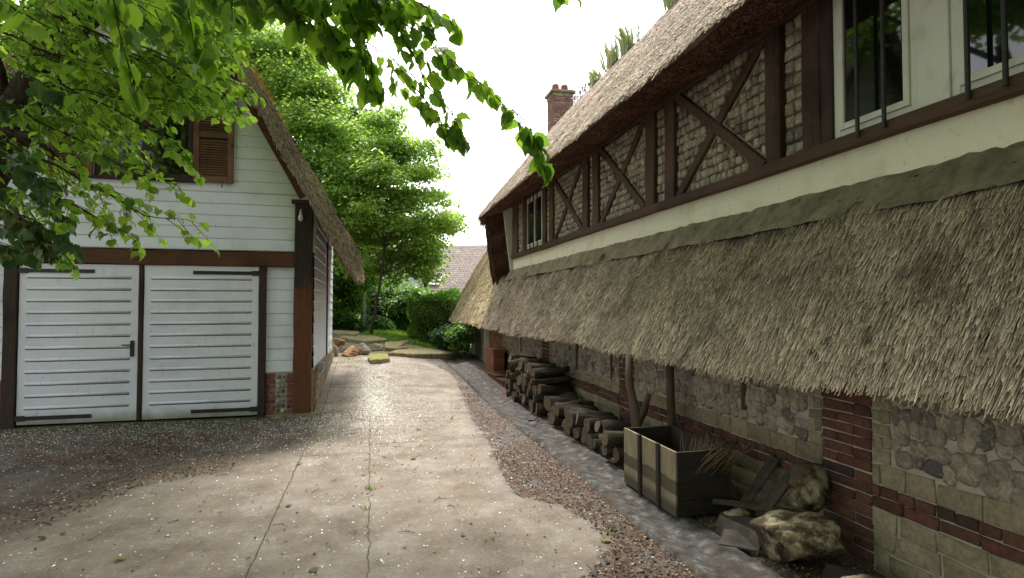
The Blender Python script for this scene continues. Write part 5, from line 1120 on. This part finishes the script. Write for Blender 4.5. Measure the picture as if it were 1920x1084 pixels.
m = MB(); pts = [at(-160, 560, 5.2), at(-60, 380, 5.1), at(15, 250, 5.0), at(60, 170, 5.0), at(110, 90, 5.0), at(190, -20, 5.1), at(260, -160, 5.2)]
m.tube([HO + np.array([0, 0, -.2]), HO + np.array([.1, .1, 1.0])] + pts, [.26, .22, .20, .18, .17, .15, .13, .10, .07], 12, wob=.06)
for (a, b) in (((20, 240), (-20, 60)), ((60, 170), (190, 130)), ((15, 250), (110, 300)), ((110, 90), (260, 30)), ((60, 170), (60, 20))): 
    A_, B_ = at(*a, 5.0), at(*b, 4.7); m.tube([A_, (A_ + B_) / 2 + np.array([0, 0, .1]), B_], [.05, .035, .02], 7)
under(m.build('trunk', BARK, smooth=True), HO, ht)
# darker maple sprays low on the left
DO = np.array([-4.6, 3.6, 0.0]); dt_ = tag(empty('young_sycamore', tuple(DO)), 'dark-leaved young tree with some yellowing leaves at the left edge, below the bright foliage', 'tree')
rs = random.Random(31); acc = []; wood = MB(); acc2 = []
for k in range(15):
    x = rs.uniform(-90, 30); y = rs.uniform(130, 440); z = rs.uniform(3.6, 4.3); L = rs.uniform(70, 135)
    spray(acc, wood, [at(x, y, z), at(x + L * .5, y + L * .15, z), at(x + L, y + L * .45, z)], .05, .082, rs, .26, .11, .006, .8)
for k in range(4): spray(acc2, wood, [at(-30 + 15 * k, 375 + 15 * k, 3.7), at(30 + 15 * k, 400 + 12 * k, 3.65), at(70 + 6 * k, 430 + 12 * k, 3.6)], .06, .08, rs, .14, .14, .004, 1.0)
finish(acc, wood, dt_, DO, DARKL, NLT)
P, A, N, S, r_ = zip(*acc2); V, Fs, rn = leaves(np.array(P), np.array(A), np.array(N), np.array(S), np.array(r_), NLT); under(npmesh('yellowing_leaves', V, Fs, YELL, None, {'rnd': rn}), DO, dt_)
m = MB(); m.tube([DO + np.array([0, 0, -.2]), DO + np.array([.05, .05, 1.2]), at(-60, 350, 4.1), at(-20, 200, 4.2)], [.06, .05, .035, .02], 8)
for k in range(14):                                    # bare twigs
    x, y = rs.uniform(-80, 20), rs.uniform(170, 320); m.tube([at(x, y, 4.4), at(x + 60, y - 10 + rs.uniform(-30, 30), 4.4), at(x + 130, y + rs.uniform(-50, 40), 4.4)], [.006, .004, .002], 5, caps=False)
under(m.build('trunk', BARK, smooth=True), DO, dt_)

# ------------------------------------------------------------------ fallen petals, leaf litter
rg = np.random.default_rng(5)
def flakes(name, X, Y, size, mat, seed, lift=.006, tmpl=None, label='', cat=''):
    rg = np.random.default_rng(seed); n = len(X); P = np.stack([X, Y, gh(X, Y) + lift + rg.uniform(0, .004, n)], -1); th = rg.uniform(0, 6.28, n)
    A = np.stack([np.cos(th), np.sin(th), rg.normal(0, .15, n)], -1); N = np.stack([rg.normal(0, .3, n), rg.normal(0, .3, n), np.ones(n)], -1)
    V, Fs, rn = leaves(P, A, N, size * rg.uniform(.5, 1.5, n), rg.uniform(0, 1, n), tmpl or (KV, KF)); return tag(npmesh(name, V, Fs, mat, None, {'rnd': rn}), label, cat, kind='stuff')
X = []; Y = []
def put(x, y): X.extend(x); Y.extend(y)
n = 7500; x = rg.uniform(-5.4, -.4, n); y = 8.7 - np.abs(rg.normal(0, 1.05, n)) ; k = y > 5.4 + .0 * x; put(x[k], y[k])
n = 11000; x = rg.normal(.06, .16, n); y = rg.normal(10.2, 1.1, n); put(x, y)
n = 2600; x = rg.normal(.25, .42, n); y = rg.normal(10.2, 1.6, n); put(x, y)
n = 1200; x = rg.normal(-.1, .45, n); y = rg.normal(8.0, .7, n); put(x, y)
n = 1500; x = rg.normal(.2, .7, n); y = rg.normal(12.8, .8, n); put(x, y)
n = 1300; x = rg.uniform(-2.8, 1.5, n); y = rg.uniform(2.2, 9.5, n) ** 1.0; put(x, y)
n = 500; x = rg.uniform(-5, -1.8, n); y = rg.uniform(3.6, 6.5, n); put(x, y)
X, Y = np.array(X), np.array(Y); k = ~((X < -.74) & (Y > 8.64)); X, Y = X[k], Y[k]
flakes('fallen_petals', X, Y, .0135, PETAL, 3, label='white petals and seed cases strewn over the driveway, thickest in front of the garage', cat='petals')
n = 48000; x = rg.uniform(1.1, 2.95, n); y = rg.uniform(1.8, 13.5, n) ; sdv = np.interp(y, edge_y, edge_x) - x; k = (sdv < .02) & (rg.random(n) < np.where((x > 1.95) & (x < 2.32), .10, 1) * np.where(y < 6, 1, .45)); X1, Y1 = x[k], y[k]
n = 32000; x = rg.uniform(-5.2, -1.3, n); y = rg.uniform(3.0, 8.6, n); w = np.sin(x * 2.3 + y) * .5 + np.sin(y * 3.1 - x * 1.7) * .5; ap_ = y - np.interp(x, ap_x, ap_y); k = (w + rg.normal(0, .4, n) > -.05 + .35 * (y > 6.8)) & (ap_ > -.45); X2, Y2 = x[k], y[k]
n = 1100; X3 = rg.uniform(-2.5, 1.6, n); Y3 = rg.uniform(2.2, 9, n)
flakes('leaf_litter', np.r_[X1, X2, X3], np.r_[Y1, Y2, Y3], .019, LITTER, 4, lift=.007, label='brown leaf litter along the gutter and in front of the garage', cat='leaf litter')
m = MB(); rs = random.Random(8)
for k in range(90):
    x, y = rs.uniform(-3, 2.9), rs.uniform(2.3, 8); 
    if 1.2 > x > -2 and rs.random() < .5: continue
    L = rs.uniform(.04, .14); th = rs.uniform(0, 3.14); z = float(gh(x, y)) + .008; m.tube([(x, y, z), (x + L * .5 * math.cos(th), y + L * .5 * math.sin(th), z + .006), (x + L * math.cos(th + .3), y + L * math.sin(th + .3), z)], .0022, 4, caps=False)
tag(m.build('fallen_twigs', BARK), 'thin fallen twigs scattered on the ground', 'twigs', kind='stuff')
n = 60; x = np.r_[rg.uniform(-2.5, 1.5, 26), rg.uniform(-5, -2, 20), rg.uniform(1.5, 2.9, 14)]; y = rg.uniform(2.4, 9, 60); flakes('dead_leaves', x, y, .045, YELL, 9, lift=.010, tmpl=NLT, label='scattered dead leaves on the concrete', cat='dead leaves')
